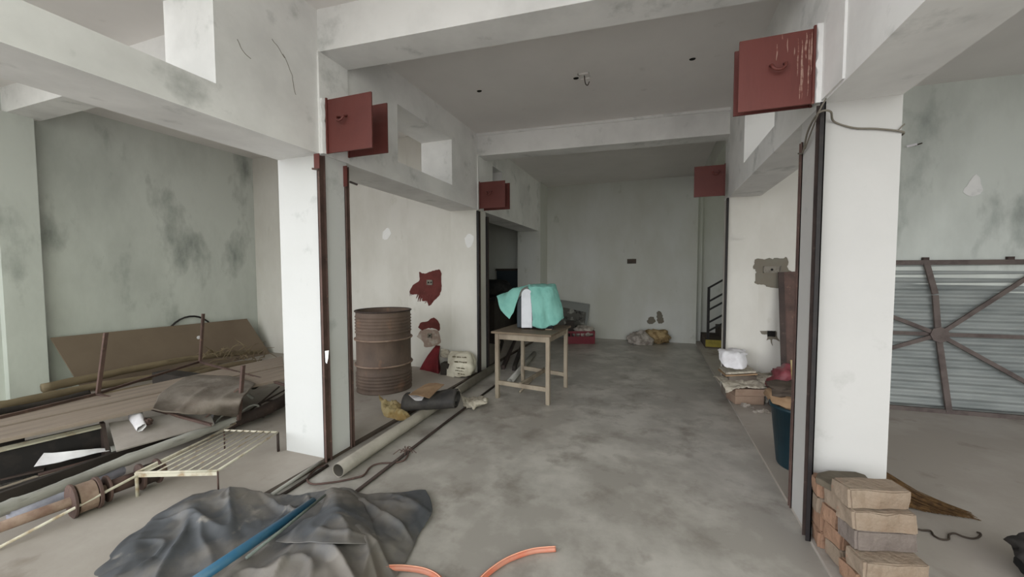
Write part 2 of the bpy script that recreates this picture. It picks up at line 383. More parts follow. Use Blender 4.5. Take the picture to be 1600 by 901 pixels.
# transverse beams
def beam(name, ya, yb, th, m):
    return struct(MB().quadbox([(XL1, ya), (XR0, yb), (XR0, yb+th), (XL1, ya+th)], ZB, ZC).build(name, m))
beam('beam_front', 2.04, 2.235, .25, plaster_white)
beam('beam_rear', 4.49, 4.68, .22, plaster_white)
b = MB(); b.quadbox([(XL1, 4.47), (XR0, 4.66), (XR0, 4.68), (XL1, 4.49)], ZC-.028, ZC); struct(b.build('trim_3', plaster_white))
# thin dark floor joints along the bays
struct(MB().box(XL1-.03, XL1+.005, YF, YB, DZ-.03, DZ+.001).build('trim_4', step_m))

# stair in the right rear corner
st = thing('staircase', 'dark cement staircase with a yellow painted first step in the far right corner', 'stairs', (1.2, 7.4, 0))
for i in range(8):
    b = MB(); b.box(.86+.27*i, .86+.27*(i+1)+.02, 7.22, YBR-.001, DZ if i else DZ, .17*(i+1))
    o = b.build('step', step_m, st)
    if i == 0:
        b = MB(); b.box(.858, 1.13, 7.205, 7.222, .05, .17); q = b.build('painted_riser', olive, o); q['label'] = 'yellow painted step face'
ra = thing('stair_railing', 'black steel railing with sloping bars on the corner staircase', 'railing', (.9, 7.25, .17))
b = MB(); b.bar((.9, 7.27, .17), (.9, 7.27, 1.08), .04, .04, (0, 1, 0)); b.build('post', black_steel, ra)
b = MB(); b.bar((2.5, 7.27, 1.19), (2.5, 7.27, 2.1), .04, .04, (0, 1, 0)); b.build('post', black_steel, ra)
for z in (1.07, .83, .68, .46, .31):
    b = MB(); b.bar((.9, 7.27, z), (2.5, 7.27, z+1.02), .03, .035 if z > 1 else .022, (0, 1, 0)); b.build('rail', black_steel, ra)

# kitchen counter in the dark left rear room
co = thing('kitchen_counter', 'dark stone counter in the unlit room behind the second left column', 'counter', (-3.6, 6.9, 0))
MB().box(-5.2, -2.72, 6.3, YB-.01, .82, .88).build('worktop', black_steel, co, bevel=.005)
MB().box(-5.1, -2.78, 6.4, YB-.02, DZ, .82).build('base', dark_wood, co)
tag(MB().lump((-3.15, 6.85, .88), (1.0, .5, .34), 3, .1).build('black_bag', black_cloth, smooth=True), 'black bag slumped on the dark counter', 'bag')
gp = thing('leaning_panel', 'dark grey panel standing upright on the counter behind the black bag', 'panel', (-2.85, 7.5, .88))
MB().box(-3.2, -2.68, 7.5, 7.53, .88, 1.4).build('sheet', appl_dark, gp); b = MB(); b.box(-3.22, -2.66, 7.49, 7.54, 1.38, 1.42); b.build('edge', rust_dark, gp)

# ------------------------------------------------------------------ roller shutter fittings
def hookmesh(c, r=.03, t=.007):
    P = [Vector(c)+Vector((-r, 0, .05)), Vector(c)+Vector((-r, -.03, .03))]
    P = [Vector(c)+Vector((r*math.cos(a), -.03-.01*math.sin(-a), r*math.sin(a))) for a in [PI+PI*k/8 for k in range(9)]]
    P = [P[0]+Vector((0, .035, .012))]+P+[P[-1]+Vector((0, .035, .012))]
    b = MB(); b.tube(P, t, 8); return b
def plate(x0, x1, y, z0, z1, label, hook=None, m=red_oxide, side=1, t=.012):
    o = thing('shutter_bracket', label, 'bracket', ((x0+x1)/2, y, z0), 'shutter end plates on the columns')
    MB().box(x0, x1, y, y+t, z0, z1).build('plate', m, o, bevel=.002)
    xe = x0 if side > 0 else x1
    b = MB(); b.box(min(xe, xe+side*.010), max(xe, xe+side*.010), y-.012, y, z0-.005, z1+.008); b.build('flange', m, o)
    if hook:
        h = hookmesh((hook[0], y, hook[1])).build('hook', m, o, smooth=True)
        b = MB(); b.tube([(hook[0]+.0, y+t, hook[1]+.02), (hook[0], y+t+.06, hook[1]+.02)], .02, 12); b.build('pin', m, o)
    return o
plate(-2.115, -1.745, 2.04, 2.158, 2.515, 'red oxide steel plate with a small hook high on the near left column, front one', (-1.975, 2.375))
plate(-2.166, -1.82, 2.285, 2.205, 2.555, 'red oxide steel plate behind the hooked plate on the near left column')
rp1 = plate(.392, .715, 2.225, 2.162, 2.515, 'scraped red steel plate with a hook high on the near right column, front one', (.56, 2.36), red_scraped, -1)
plate(on(1148, 80, 'y', 2.345).x, .745, 2.345, on(1150, 181, 'y', 2.345).z, on(1150, 80, 'y', 2.345).z, 'red steel plate tucked behind the scraped plate on the near right column', None, red_oxide, -1)
plate(-2.145, -1.79, 4.47, 2.165, 2.50, 'small dark red plate on the far left column beside the dark room, front one', (-2.0, 2.36))
plate(-2.166, -1.80, 4.66, 2.17, 2.51, 'dark red plate just behind the front plate on the far left column')
plate(.405, .715, 4.66, 2.18, 2.515, 'dark red plate on the far right column above the staircase', (.62, 2.44), red_oxide, -1)
random.seed(4)
scr = mat('scraped_paint', (158, 128, 116), .6, (116, 66, 58), 30, .45, .6, 1)
for x, za, zb, w_ in ((.645, 2.48, 2.30, .004), (.662, 2.47, 2.22, .006), (.678, 2.50, 2.38, .007), (.690, 2.49, 2.20, .005), (.63, 2.44, 2.40, .003), (.655, 2.26, 2.18, .003), (.555, 2.47, 2.39, .004), (.60, 2.49, 2.42, .003), (.70, 2.50, 2.30, .006), (.668, 2.35, 2.19, .003)):
    n_ = 8; L_ = []; R2_ = []
    for k in range(n_+1):
        z = za+(zb-za)*k/n_; ww = w_*(.25+math.sin(PI*k/n_))*.5; xo = x+.004*noise.noise(Vector((z*20, x*50, 0)))
        L_.append(Vector((xo-ww, 2.2249, z))); R2_.append(Vector((xo+ww, 2.2249, z)))
    patch('scrape_mark', L_+R2_[::-1], (0, -1, 0), scr, rp1, .0015)
# plaster torn along the plate edges
def torn(x, y0, z0, z1, side, name, seed):
    b = MB(); rows = []
    for i in range(25):
        z = z0+(z1-z0)*i/24; wd = .030+.014*noise.noise(Vector((z*22, seed, 0)))
        rows.append([(x, y0-.004, z), (x+side*wd, y0-.010, z), (x+side*(wd+.008), y0+.012, z)])
    b.grid(rows); return struct(b.build(name, plaster_white, solid=.004))
torn(XL1+.0, 2.04, 2.16, 2.53, 1, 'trim_5', 1.0); torn(XR0, 2.225, 2.16, 2.53, -1, 'trim_6', 4.0)
def channel(x, y, z0, z1, side, label, wy=.055, dx=.035, m=rust_dark):
    o = thing('shutter_guide_rail', label, 'rail', (x, y, z0), 'vertical shutter guide channels')
    t = .005
    b = MB(); b.box(min(x, x+side*t), max(x, x+side*t), y, y+wy, z0, z1); b.build('web', m, o)
    xa, xb = sorted((x, x+side*dx))
    b = MB(); b.box(xa, xb, y, y+t, z0, z1); b.build('flange', black_steel if m is rust_dark else m, o)
    b = MB(); b.box(xa, xb, y+wy-t, y+wy, z0, z1); b.build('flange', m, o)
    return o
c1 = channel(XL1, 2.005, 0.01, 2.15, 1, 'rusty channel rail on the front corner of the near left column', .052, .022, rust)
b = MB(); b.box(XL1-.015, XL1+.032, 1.998, 2.004, 2.05, 2.15); b.build('top_guide', red_oxide, c1)
b = MB(); b.tube([(XL1-.02, 1.99, 2.05), (XL1+.03, 1.99, 2.04)], .007, 8); b.build('pin', rust, c1)
patch('paint_chip', [on(x, y, 'y', 2.0) for x, y in ((508, 548), (514, 547), (513, 560), (511, 568), (509, 566))], (0, -1, 0), plaster_white, c1, .002)
c2 = channel(XL1, 2.245, 0.01, 2.13, 1, 'rusty channel rail on the rear corner of the near left column', .032, .018, rust)
b = MB(); b.box(XL1-.001, XL1+.034, 2.238, 2.244, 1.98, 2.13); b.build('top_guide', red_oxide, c2)
b = MB(); b.tube([(XL1+.03, 2.27, 2.02), (XL1+.08, 2.29, 2.0)], .008, 8); b.build('pin', rust_dark, c2)
channel(XL1, 4.45, 0.01, 2.14, 1, 'dark channel rail on the front corner of the far left column', .06, .03)
channel(XL1, 4.73, 0.01, 2.1, 1, 'thin dark channel rail on the rear corner of the far left column', .04, .03)
channel(XR0, 2.185, 0.01, 2.15, -1, 'dark channel rail on the front corner of the near right column', .05, .022)
channel(XR0, 2.465, 0.01, 2.05, -1, 'rusty channel rail on the rear corner of the near right column', .03, .010, rust)
channel(XR0, 4.64, 0.01, 2.15, -1, 'black channel rail on the far right column beside the staircase', .04, .02, rust_dark)
# wire tied round the near right column
P = [(.742, 2.50, 2.0), (.738, 2.42, 1.985), (.72, 2.30, 2.055), (.715, 2.16, 2.09), (.76, 2.155, 2.09), (.80, 2.225, 2.065), (.88, 2.225, 2.025), (.97, 2.225, 2.01), (1.066, 2.23, 1.985), (1.07, 2.30, 1.98)]
tw = thing('tie_wire', 'thin bare wire tied around the top of the near right column', 'wire', (.9, 2.22, 2.0))
MB().tube(smooth_path(P), .0045, 6).build('wire', wire_m, tw, smooth=True)
MB().tube(smooth_path([(.735, 2.38, 1.99), (.728, 2.30, 2.03), (.715, 2.16, 2.09), (.74, 2.152, 2.15)]), .0035, 6).build('loose_end', wire_m, tw, smooth=True)
MB().tube(smooth_path([(1.04, 2.222, 1.99), (1.066, 2.225, 2.02)]), .003, 6).build('loose_end', wire_m, tw, smooth=True)

# ------------------------------------------------------------------ ceiling fittings
hk = thing('ceiling_hook_box', 'small fan hook box set in the middle of the ceiling between the beams', 'hook', tuple(fl(912, 120, ZC)))
p = fl(913, 118, ZC)
b = MB()
for dx0, dx1, dy0, dy1 in ((-.05, .05, -.05, -.043), (-.05, .05, .043, .05), (-.05, -.043, -.05, .05), (.043, .05, -.05, .05)):
    b.box(p.x+dx0, p.x+dx1, p.y+dy0, p.y+dy1, ZC-.012, ZC-.0005)
b.build('rim', plaster_ceil, hk)
MB().tube(smooth_path([(p.x, p.y, ZC-.001), (p.x+.01, p.y, ZC-.07), (p.x+.03, p.y, ZC-.09), (p.x+.045, p.y, ZC-.06)]), .004, 8).build('hook', wire_d, hk, smooth=True)
for q, lab in (((900, 122), 'dark cable hole in the ceiling just left of the fan hook'), ((749, 142), 'dark cable hole in the ceiling near the left long wall'), ((1082, 92), 'dark cable hole in the ceiling near the scraped red plate')):
    p = fl(*q, ZC); tag(MB().lathe((p.x, p.y, ZC-.006), [(.017, 0), (.02, .0055)], 16, scale=(1.3, .9)).build('conduit_end', hole_m), lab, 'conduit')

# ------------------------------------------------------------------ wall switches and patches
def switch(c, w_, h, label, ax='y', m=switch_m, holes=1):
    c = Vector(c)
    o = thing('switch_box', label, 'switch box', tuple(c))
    b = MB(); t = .014
    b.box(c.x-w_/2, c.x+w_/2, c.y-.004, c.y-.001, c.z-h/2, c.z+h/2); b.build('back_plate', m, o)
    b = MB()
    for a in ((-w_/2, w_/2, -h/2, -h/2+.008), (-w_/2, w_/2, h/2-.008, h/2), (-w_/2, -w_/2+.008, -h/2, h/2), (w_/2-.008, w_/2, -h/2, h/2)):
        b.box(c.x+a[0], c.x+a[1], c.y-t, c.y-.001, c.z+a[2], c.z+a[3])
    b.build('rim', m, o)
    for k in range(holes):
        b = MB(); b.tube([(c.x+(k-.5*(holes-1))*.04, c.y-.004, c.z), (c.x+(k-.5*(holes-1))*.04, c.y-.009, c.z)], .012, 12); b.build('knockout', hole_m, o)
    return o
def jag(px, ax, v, pts, nrm, name, m, parent, t=.003, k=5, amp=.010, seed=0):
    """painted blot given by its outline, roughened"""
    P = smooth_path([on(x, y, ax, v) for x, y in pts+pts[:1]], k)[:-1]
    P = [p+Vector((noise.noise(p*40+Vector((seed, 0, 0))), 0, noise.noise(p*40+Vector((0, seed, 9)))))*amp for p in P]
    return patch(name, P, nrm, m, parent, t)
sw = on(672, 441, 'y', 4.488)
def strokes(pts, parent, m, seed, y):
    random.seed(seed)
    for k in range(30):
        f = random.random()*(len(pts)-1); i = int(f); q = [pts[i][t]*(1-f+i)+pts[i+1][t]*(f-i) for t in (0, 1)]
        dx, dy = -random.uniform(3, 9), random.uniform(4, 13); w_ = random.uniform(.6, 1.6)
        P = [on(x, y_, 'y', y) for x, y_ in ((q[0]-w_, q[1]-5), (q[0]+w_, q[1]-5), (q[0]+dx+w_*.3, q[1]+dy), (q[0]+dx, q[1]+dy))]
        patch('brush_stroke', P, (0, -1, 0), m, parent, .002+.0001*k)
prm = jag(0, 'y', 4.4895, [(660, 430), (680, 428), (686, 440), (684, 452), (672, 462), (662, 452)], (0, -1, 0), 'paint_patch', primer, wp, t=.001, seed=1)
strokes([(646, 452), (658, 458), (668, 464), (680, 464), (688, 456)], prm, primer, 3, 4.4890)
jag(0, 'y', 4.4895, [(655, 424), (664, 427), (676, 423), (688, 422), (690, 440), (689, 455), (684, 464), (678, 470), (671, 478), (667, 470), (660, 470), (659, 460), (648, 460), (640, 457), (645, 446), (655, 438)], (0, -1, 0), 'paint_patch', primer, wp, seed=2)
jag(0, 'y', 4.4895, [(653, 511), (658, 504), (668, 502), (678, 496), (686, 504), (687, 516), (679, 513), (668, 513), (660, 516)], (0, -1, 0), 'paint_patch', primer, wp, seed=5)
jag(0, 'y', 4.4895, [(654, 522), (660, 515), (682, 515), (687, 524), (688, 536), (676, 541), (664, 542), (661, 533), (652, 526)], (0, -1, 0), 'paint_patch', mat('brown_smear', (140, 122, 112), .85, (166, 156, 147), 9, .5, .62, 1), wp, .002, seed=8)

switch((sw.x, 4.486, sw.z), .09, .07, 'switch box on the cream wall inside the larger red paint blot', holes=2)
p = on(672, 524, 'y', 4.488); switch((p.x, 4.486, p.z), .06, .06, 'lower socket box on the cream wall under the smaller red paint blot')
p = on(987, 408, 'y', YB); bs = switch((p.x, YB, p.z), .17, .09, 'dark switch box alone in the middle of the back wall', m=step_m, holes=0)
yb = 4.684
jag(0, 'y', yb-.004, [(1177, 409), (1182, 404), (1195, 405), (1208, 403), (1222, 403), (1231, 404), (1229, 418), (1236, 426), (1222, 440), (1222, 449), (1205, 450), (1192, 445), (1179, 442), (1182, 428), (1178, 418)], (0, -1, 0), 'cement_patch', cement_patch, wr, .006, seed=11, amp=.02)
p = on(1206, 421, 'y', yb-.01); switch((p.x, yb-.010, p.z), .16, .07, 'switch box in the grey cement patch on the right bay wall')
jag(0, 'y', yb-.004, [(1187, 516), (1200, 517), (1212, 517), (1213, 524), (1218, 533), (1208, 529), (1206, 540), (1203, 530), (1198, 531), (1200, 523), (1190, 522)], (0, -1, 0), 'cement_patch', cement_patch, wr, .004, seed=14)
p = on(1205, 521, 'y', yb-.01); switch((p.x, yb-.008, p.z), .07, .06, 'small socket hole low on the right bay wall above the red plastic bag', m=hole_m)
for pts, sd in (([(1026, 487), (1032, 486), (1036, 495), (1037, 504), (1028, 504), (1026, 496)], 3), ([(1012, 497), (1020, 494), (1024, 502), (1018, 506), (1011, 504)], 6)):
    jag(0, 'y', YB-.001, pts, (0, -1, 0), 'cement_patch', cement_patch, bpy.data.objects['wall_back'], .003, seed=sd, amp=.02)

# pale plaster smears and hairline cracks on the walls
gw = bpy.data.objects['wall_right_bay']
for par, yv, pts, sd in ((wr, 4.682, [(1139, 367), (1150, 364), (1164, 367), (1162, 373), (1148, 376), (1139, 374)], 21),
                         (gw, 4.742, [(1504, 300), (1512, 288), (1526, 272), (1534, 290), (1532, 302), (1516, 306)], 22),
                         (wp, 4.4885, [(726, 372), (733, 365), (740, 370), (738, 382), (730, 386)], 23),
                         (wm, 4.5285, [(598, 362), (606, 356), (611, 364), (604, 374), (598, 372)], 24)):
    jag(0, 'y', yv, pts, (0, -1, 0), 'plaster_smear', plaster_white, par, .002, seed=sd)
for pts in ([(442, 84), (448, 96), (455, 112), (458, 130), (463, 148)], [(372, 62), (380, 80), (392, 92)], [(425, 60), (436, 76), (444, 90)]):
    P = smooth_path([on(x, y, 'x', XL1+.001) for x, y in pts], 6)
    P = [p+Vector((0, noise.noise(p*30)*.008, noise.noise(p*23)*.008)) for p in P]
    MB().tube(P, .0016, 5).build('hairline_crack', cement_patch, lw)

# ------------------------------------------------------------------ oil drum
dr = thing('oil_drum', 'rusty open steel drum standing behind the near left column', 'drum', (-2.93, 3.56, DZ))
R = .302; H = .895; prof = [(R-.03, .0), (R, .0), (R, .015), (R-.006, .02)]
def rib(z, h=.012, w=.016): return [(R-.006, z-w), (R-.001+h*.4, z-w*.4), (R-.004+h, z), (R-.001+h*.4, z+w*.4), (R-.006, z+w)]
for z in (.06, .095, .13, .165, .20): prof += rib(z, .007, .012)
prof += rib(.30, .015, .018)+rib(.585, .015, .018)
for z in (.66, .695, .73, .765, .80, .835): prof += rib(z, .007, .011)
prof += [(R-.006, H-.01), (R-.006, H)]
inn = [(R-.012, H), (R-.014, .05), (.001, .05)]
MB().lathe((-2.93, 3.56, DZ), prof+inn, 56).build('body', rust_drum, dr, smooth=True)
for z in (.30, .585):
    b = MB(); b.tube([(-2.93+(R+.008)*math.cos(a), 3.56+(R+.008)*math.sin(a), DZ+z) for a in [2*PI*k/48 for k in range(49)]], .009, 8, cap=False); b.build('hoop', rust_light, dr, smooth=True)  # paler tubes paint the highlights along the two ribs
b = MB(); b.tube([(-2.93+R*math.cos(a), 3.56+R*math.sin(a), DZ+H) for a in [2*PI*k/48 for k in range(49)]], .009, 8, cap=False); b.build('rim', rust_dark, dr, smooth=True)

# ------------------------------------------------------------------ wooden table and what stands on it
tb = thing('work_table', 'rough wooden table with a worn top standing in the aisle', 'table', (-1.28, 4.0, 0))
legs = [Vector((-1.575, 3.70, 0)), Vector((-1.005, 3.665, 0)), Vector((-.965, 4.30, 0)), Vector((-1.52, 4.37, 0))]
tz = .70
for k, l in enumerate(legs):
    b = MB(); b.bar(l+Vector((0, 0, -.0)), l+Vector((0, 0, tz)), .042, .042, (.05, 1, 0)); b.build('leg', wood_old, tb, bevel=.004)
e = .055
ov = [legs[0]+Vector((-.055, -.045, 0)), legs[1]+Vector((.045, -.05, 0)), legs[2]+Vector((.05, .05, 0)), legs[3]+Vector((-.05, .05, 0))]
MB().quadbox([(p.x, p.y) for p in ov], tz, tz+.022).build('tabletop', wood_top, tb, bevel=.004)
for i, j in ((0, 1), (1, 2), (2, 3), (3, 0)):
    b = MB(); b.bar(legs[i]+Vector((0, 0, tz-.033)), legs[j]+Vector((0, 0, tz-.033)), .026, .062); b.build('apron', wood_old, tb, bevel=.003)
def V3(v, z): return Vector((v.x, v.y, z))
b = MB(); b.bar(V3(legs[0], .17), V3(legs[1], .155), .03, .045); b.build('stretcher', wood_old, tb, bevel=.003)
b = MB(); b.bar(V3(legs[3], .17), V3(legs[2], .15), .03, .045); b.build('stretcher', wood_old, tb, bevel=.003)
b = MB(); b.bar(V3(legs[0].lerp(legs[1], .46), .17), V3(legs[3].lerp(legs[2], .52), .17), .03, .04); b.build('stretcher', wood_old, tb, bevel=.003)
T = tz+.022
# appliance: long body, its narrow white arched end faces the camera
ap = thing('covered_appliance', 'white and charcoal arched appliance on the table under a turquoise cloth', 'appliance', (-1.2, 4.0, T))
def arch(cx, cy, ux, uy, wd, z0, h, dx, dy, dl, b, n=14):
    """upright arched slab: width wd along u, extruded dl along d"""
    P = [(-wd/2, 0), (wd/2, 0)]+[(wd/2*math.cos(a), h-wd*.55+wd*.55*math.sin(a)) for a in [PI*k/n for k in range(n+1)]]
    A = [b.bm.verts.new((cx+ux*q, cy+uy*q, z0+z)) for q, z in P]; B = [b.bm.verts.new((cx+ux*q+dx*dl, cy+uy*q+dy*dl, z0+z)) for q, z in P]
    b.bm.faces.new(A); b.bm.faces.new(B[::-1])
    for i in range(len(P)): b.bm.faces.new((A[i], A[(i+1) % len(P)], B[(i+1) % len(P)], B[i]))
    return b
wf = on(823, 513, 'z', T+.01)
u = Vector((.97, .25, 0)).normalized(); d_ = Vector((-.25, .97, 0)).normalized()
b = arch(wf.x, wf.y, u.x, u.y, .118, T+.018, .425, d_.x, d_.y, .03, MB()); b.build('end_panel', appl_white, ap, bevel=.004)
b = arch(wf.x-.02, wf.y+.032, u.x, u.y, .20, T+.012, .37, d_.x, d_.y, .26, MB()); b.build('body', appl_dark, ap, bevel=.01)
b = MB(); c0 = wf+u*.19+d_*.10; b.obox((c0.x, c0.y, T+.165), u, d_, (0, 0, 1), .19, .16, .31); b.build('side_box', appl_dark, ap, bevel=.02)
for q in ((-.045, .02), (.045, .02), (.1, .16), (-.08, .30), (.28, .02), (.28, .17)):
    p = wf+u*q[0]+d_*q[1]; MB().lathe((p.x, p.y, T), [(.012, 0), (.012, .02)], 12, cap1=True).build('foot', black_steel, ap)
# cloth: a right drape over the body, a left flap standing out stiffly
def tp(px, py, dy): return on(px, py, 'y', dy)
y0 = wf.y
ctrl = [[tp(832, 509, y0+.00), tp(831, 480, y0-.005), tp(828, 456, y0+.02), tp(824, 447, y0+.06), tp(826, 447, y0+.25), tp(824, 468, y0+.34)],
        [tp(846, 514, y0-.03), tp(843, 484, y0-.02), tp(838, 454, y0+.01), tp(836, 447, y0+.05), tp(836, 446, y0+.26), tp(835, 468, y0+.34)],
        [tp(858, 510, y0+.03), tp(852, 482, y0+.02), tp(848, 455, y0+.04), tp(848, 447, y0+.08), tp(847, 446, y0+.28), tp(847, 468, y0+.36)],
        [tp(868, 507, y0+.05), tp(862, 480, y0+.05), tp(859, 455, y0+.07), tp(859, 447, y0+.11), tp(858, 446, y0+.30), tp(858, 468, y0+.38)],
        [tp(877, 500, y0+.10), tp(872, 478, y0+.12), tp(868, 456, y0+.14), tp(866, 447, y0+.16), tp(866, 446, y0+.30), tp(866, 468, y0+.38)],
        [tp(881, 496, y0+.16), tp(877, 476, y0+.18), tp(872, 458, y0+.20), tp(869, 449, y0+.22), tp(868, 448, y0+.30), tp(868, 466, y0+.38)]]
clth = thing('turquoise_cloth', 'turquoise cloth draped over the arched appliance on the table', 'cloth', tuple(wf+Vector((.1, .1, .4))))
MB().sheet(ctrl, 60, 50, .010, 13).build('drape', teal, clth, smooth=True, solid=.003)
ctrl = [[tp(826, 447, y0+.0), tp(822, 446, y0+.12), tp(824, 447, y0+.3)],
        [tp(815, 452, y0-.01), tp(812, 449, y0+.10), tp(812, 452, y0+.3)],
        [tp(808, 470, y0-.03), tp(800, 452, y0+.05), tp(800, 455, y0+.28)],
        [tp(803, 486, y0-.04), tp(790, 468, y0+.0), tp(787, 458, y0+.14)],
        [tp(796, 498, y0-.04), tp(783, 484, y0-.02), tp(776, 462, y0+.04)]]
MB().sheet(ctrl, 40, 30, .005, 10, 4).build('flap', teal, clth, smooth=True, solid=.003)
sc = thing('wood_scrap', 'small pale wood chip lying on the table beside the cloth', 'wood chip', tuple(on(857, 515, 'z', T)))
p = on(857, 515, 'z', T); MB().obox((p.x, p.y, T+.006), (1, .2, 0), (-.2, 1, 0), (0, 0, 1), .07, .03, .012).build('chip', brick_tan, sc)

# ------------------------------------------------------------------ pipes and rods on the floor
r = .046
a = Vector((-1.95, 1.90, r)); e_ = Vector((-2.06, 4.72, r))
pp = thing('drain_pipe', 'long grey plastic drain pipe with an open end lying along the left columns', 'pipe', tuple(a-Vector((0, 0, r))))
MB().hollow(a, e_, r, .004).build('tube', pvc, pp, smooth=True)
MB().hollow(a+(e_-a).normalized()*.004, e_, r-.0042, .001).build('inner_shade', pipe_inside, pp, smooth=True)  # dark lining tube, paints the shade in the open end
a = on(797, 596, 'z', .036); a.z = .036; e2 = a+Vector((-.20, 1.6, 0))
pq = thing('short_pipe', 'dusty short pipe with a dark open end under the wooden table', 'pipe', (a.x, a.y, 0))
MB().hollow(a, e2, .036, .004).build('tube', pole_grey, pq, smooth=True)
def rod(name, pts, r, m, label, cat='rod', n=8, group=None, wob=0.):
    b = MB(); b.tube(pts, r, n, wob=wob); return tag(b.build(name, m, smooth=True), label, cat, group)
rod('steel_rod', [fl(556, 768, .011), fl(700, 657, .011), fl(776, 600, .011)], .011, rust_dark, 'long thin dark rod on the floor right of the grey drain pipe')
rod('steel_rod', [fl(398, 797, .008), fl(452, 766, .008), fl(512, 727, .008)], .010, rust_dark, 'thin rod running out from the tarpaulin toward the grey pipe end')
rod('steel_rod', [fl(425, 772, .012+DZ), fl(500, 722, .012+DZ)], .012, pole_grey, 'dusty rod along the floor joint in front of the near left column')
rod('timber_strip', [fl(812, 612, .012), fl(850, 575, .012)], .012, wood_old, 'thin pale stick lying on the floor under the table', 'stick')
P = [fl(x, y, .008) for x, y in ((512, 726), (495, 731), (484, 742), (480, 750), (490, 756), (520, 753), (552, 747), (568, 742), (578, 730), (592, 724), (618, 722), (632, 718), (638, 708), (634, 703))]
rp = thing('frayed_rope', 'thin brown cord looped on the floor at the open end of the drain pipe', 'cord', tuple(fl(560, 745)))
MB().tube(smooth_path(P, 5), .006, 7, wob=.4).build('cord', rust, rp, smooth=True)
b = MB(); random.seed(3)
k0 = fl(634, 706, .01)
for i in range(9):
    a_ = random.uniform(0, 2*PI); l = random.uniform(.03, .10)
    b.tube([k0, k0+Vector((math.cos(a_)*l*.5, math.sin(a_)*l*.5, .03)), k0+Vector((math.cos(a_)*l, math.sin(a_)*l, .004))], .003, 5)
b.build('frayed_knot', rust, rp)
# long timbers running into the dark behind the drain pipe
for i, (x0, y0_, x1, y1_, lab) in enumerate(((-1.80, 4.80, -2.35, 6.8, 'dark timber on the floor behind the table, nearest the aisle'), (-1.96, 4.80, -2.55, 6.9, 'dark timber on the floor behind the table, middle of three'), (-2.12, 4.9, -2.70, 6.6, 'dark timber on the floor behind the table, nearest the column'))):
    o = thing('timber', lab, 'timber', (x0, y0_, 0), 'loose timbers behind the table')
    b = MB(); b.bar((x0, y0_, .03), (x1, y1_, .03), .05, .06); b.build('plank', dark_wood if i != 1 else rust_dark, o, bevel=.004)

# ------------------------------------------------------------------ rubber roll, papers, bags by the drum
ro = thing('rubber_roll', 'rolled black rubber mat lying over the grey pipe beside the drum', 'roll', tuple(fl(670, 632)))
A_ = on(634, 628, 'z', .13); B_ = on(715, 623, 'z', .175)
b = MB(); rows = []
ax = (B_-A_).normalized(); N = Vector((0, 0, 1)); Bn = ax.cross(N).normalized()
for k in range(61):
    t = k/60; ang = t*2*PI*2.3; rr = .040+.055*t
    rows.append([A_.lerp(B_, j/14)+Bn*math.cos(ang)*rr*1.25+N*math.sin(ang)*rr*.85+noise.noise_vector(A_.lerp(B_, j/14)*7+Vector((ang, 0, 0)))*.012 for j in range(15)])
b.grid(rows); b.build('mat', rubber, ro, smooth=True, solid=.006)
cb = thing('cardboard_sheet', 'brown cardboard sheet resting on top of the black rubber roll', 'cardboard', tuple(A_+Vector((.1, 0, .09))))
b = MB(); zt = .19
q = [on(638, 617, 'z', .245), on(671, 622, 'z', .265), on(694, 601, 'z', .27), on(666, 600, 'z', .25)]
b.sheet([[q[0], q[3]], [q[0].lerp(q[1], .5)+Vector((0, 0, .008)), q[3].lerp(q[2], .5)+Vector((0, 0, .012))], [q[1], q[2]]], 12, 10, .006, 6); b.build('board', cardboard, cb, solid=.004)
wp_ = thing('paper_scrap', 'white paper scrap poking out under the brown cardboard sheet', 'paper', tuple(on(655, 624, 'y', 3.12)))
MB().sheet([[on(639, 617, 'z', .235), on(643, 613, 'z', .237)], [on(648, 625, 'z', .232), on(655, 617, 'z', .235)], [on(659, 625, 'z', .235), on(663, 618, 'z', .24)]], 10, 6, .004).build('paper', paper, wp_, solid=.002)
nw = thing('newspaper_bundle', 'crumpled newspaper bundle lying at the right end of the rubber roll', 'newspaper', tuple(fl(740, 630)))
MB().sheet([[on(712, 606, 'y', 3.5), on(716, 610, 'y', 3.45), on(722, 618, 'y', 3.40), on(724, 634, 'z', .01)],
            [fl(727, 622, .06), fl(728, 626, .07), fl(732, 632, .05), fl(734, 638, .008)],
            [fl(742, 620, .06), fl(743, 625, .07), fl(743, 632, .05), fl(741, 640, .008)],
            [fl(757, 621, .05), fl(759, 625, .06), fl(757, 630, .05), fl(752, 633, .008)],
            [fl(763, 622, .04), fl(764, 626, .04), fl(762, 629, .03), fl(757, 632, .008)]], 34, 24, .022, 14, zmin=.004).build('pages', newspaper, nw, smooth=True, solid=.003)
yb_ = thing('kraft_paper_bag', 'torn yellowish paper bag crumpled on the floor in front of the drum', 'bag', tuple(fl(615, 650)))
MB().sheet([[on(591, 616, 'y', 3.02), fl(595, 636, .07), fl(600, 652, .01)],
            [on(606, 632, 'y', 2.98), fl(608, 640, .07), fl(612, 655, .008)],
            [on(620, 628, 'y', 3.05), fl(620, 640, .08), fl(622, 658, .008)],
            [on(632, 640, 'y', 2.98), fl(634, 646, .06), fl(631, 658, .008)],
            [fl(638, 648, .05), fl(639, 650, .04), fl(637, 655, .008)]], 34, 24, .018, 8, 2, zmin=.022, crease=(.03, 9, 9, .4)).build('crumpled_paper', yellow_paper, yb_, smooth=True, solid=.003)
rb = thing('red_sack', 'red cloth sack slumped to a point against the cream wall', 'sack', tuple(fl(675, 580, DZ)))
b = MB(); rows = []
base = [fl(656, 577, DZ), fl(670, 580, DZ), fl(686, 584, DZ), fl(690, 576, DZ), fl(680, 571, DZ), fl(664, 571, DZ)]
apex = on(681, 539, 'y', 4.46); apex2 = on(688, 540, 'y', 4.47)
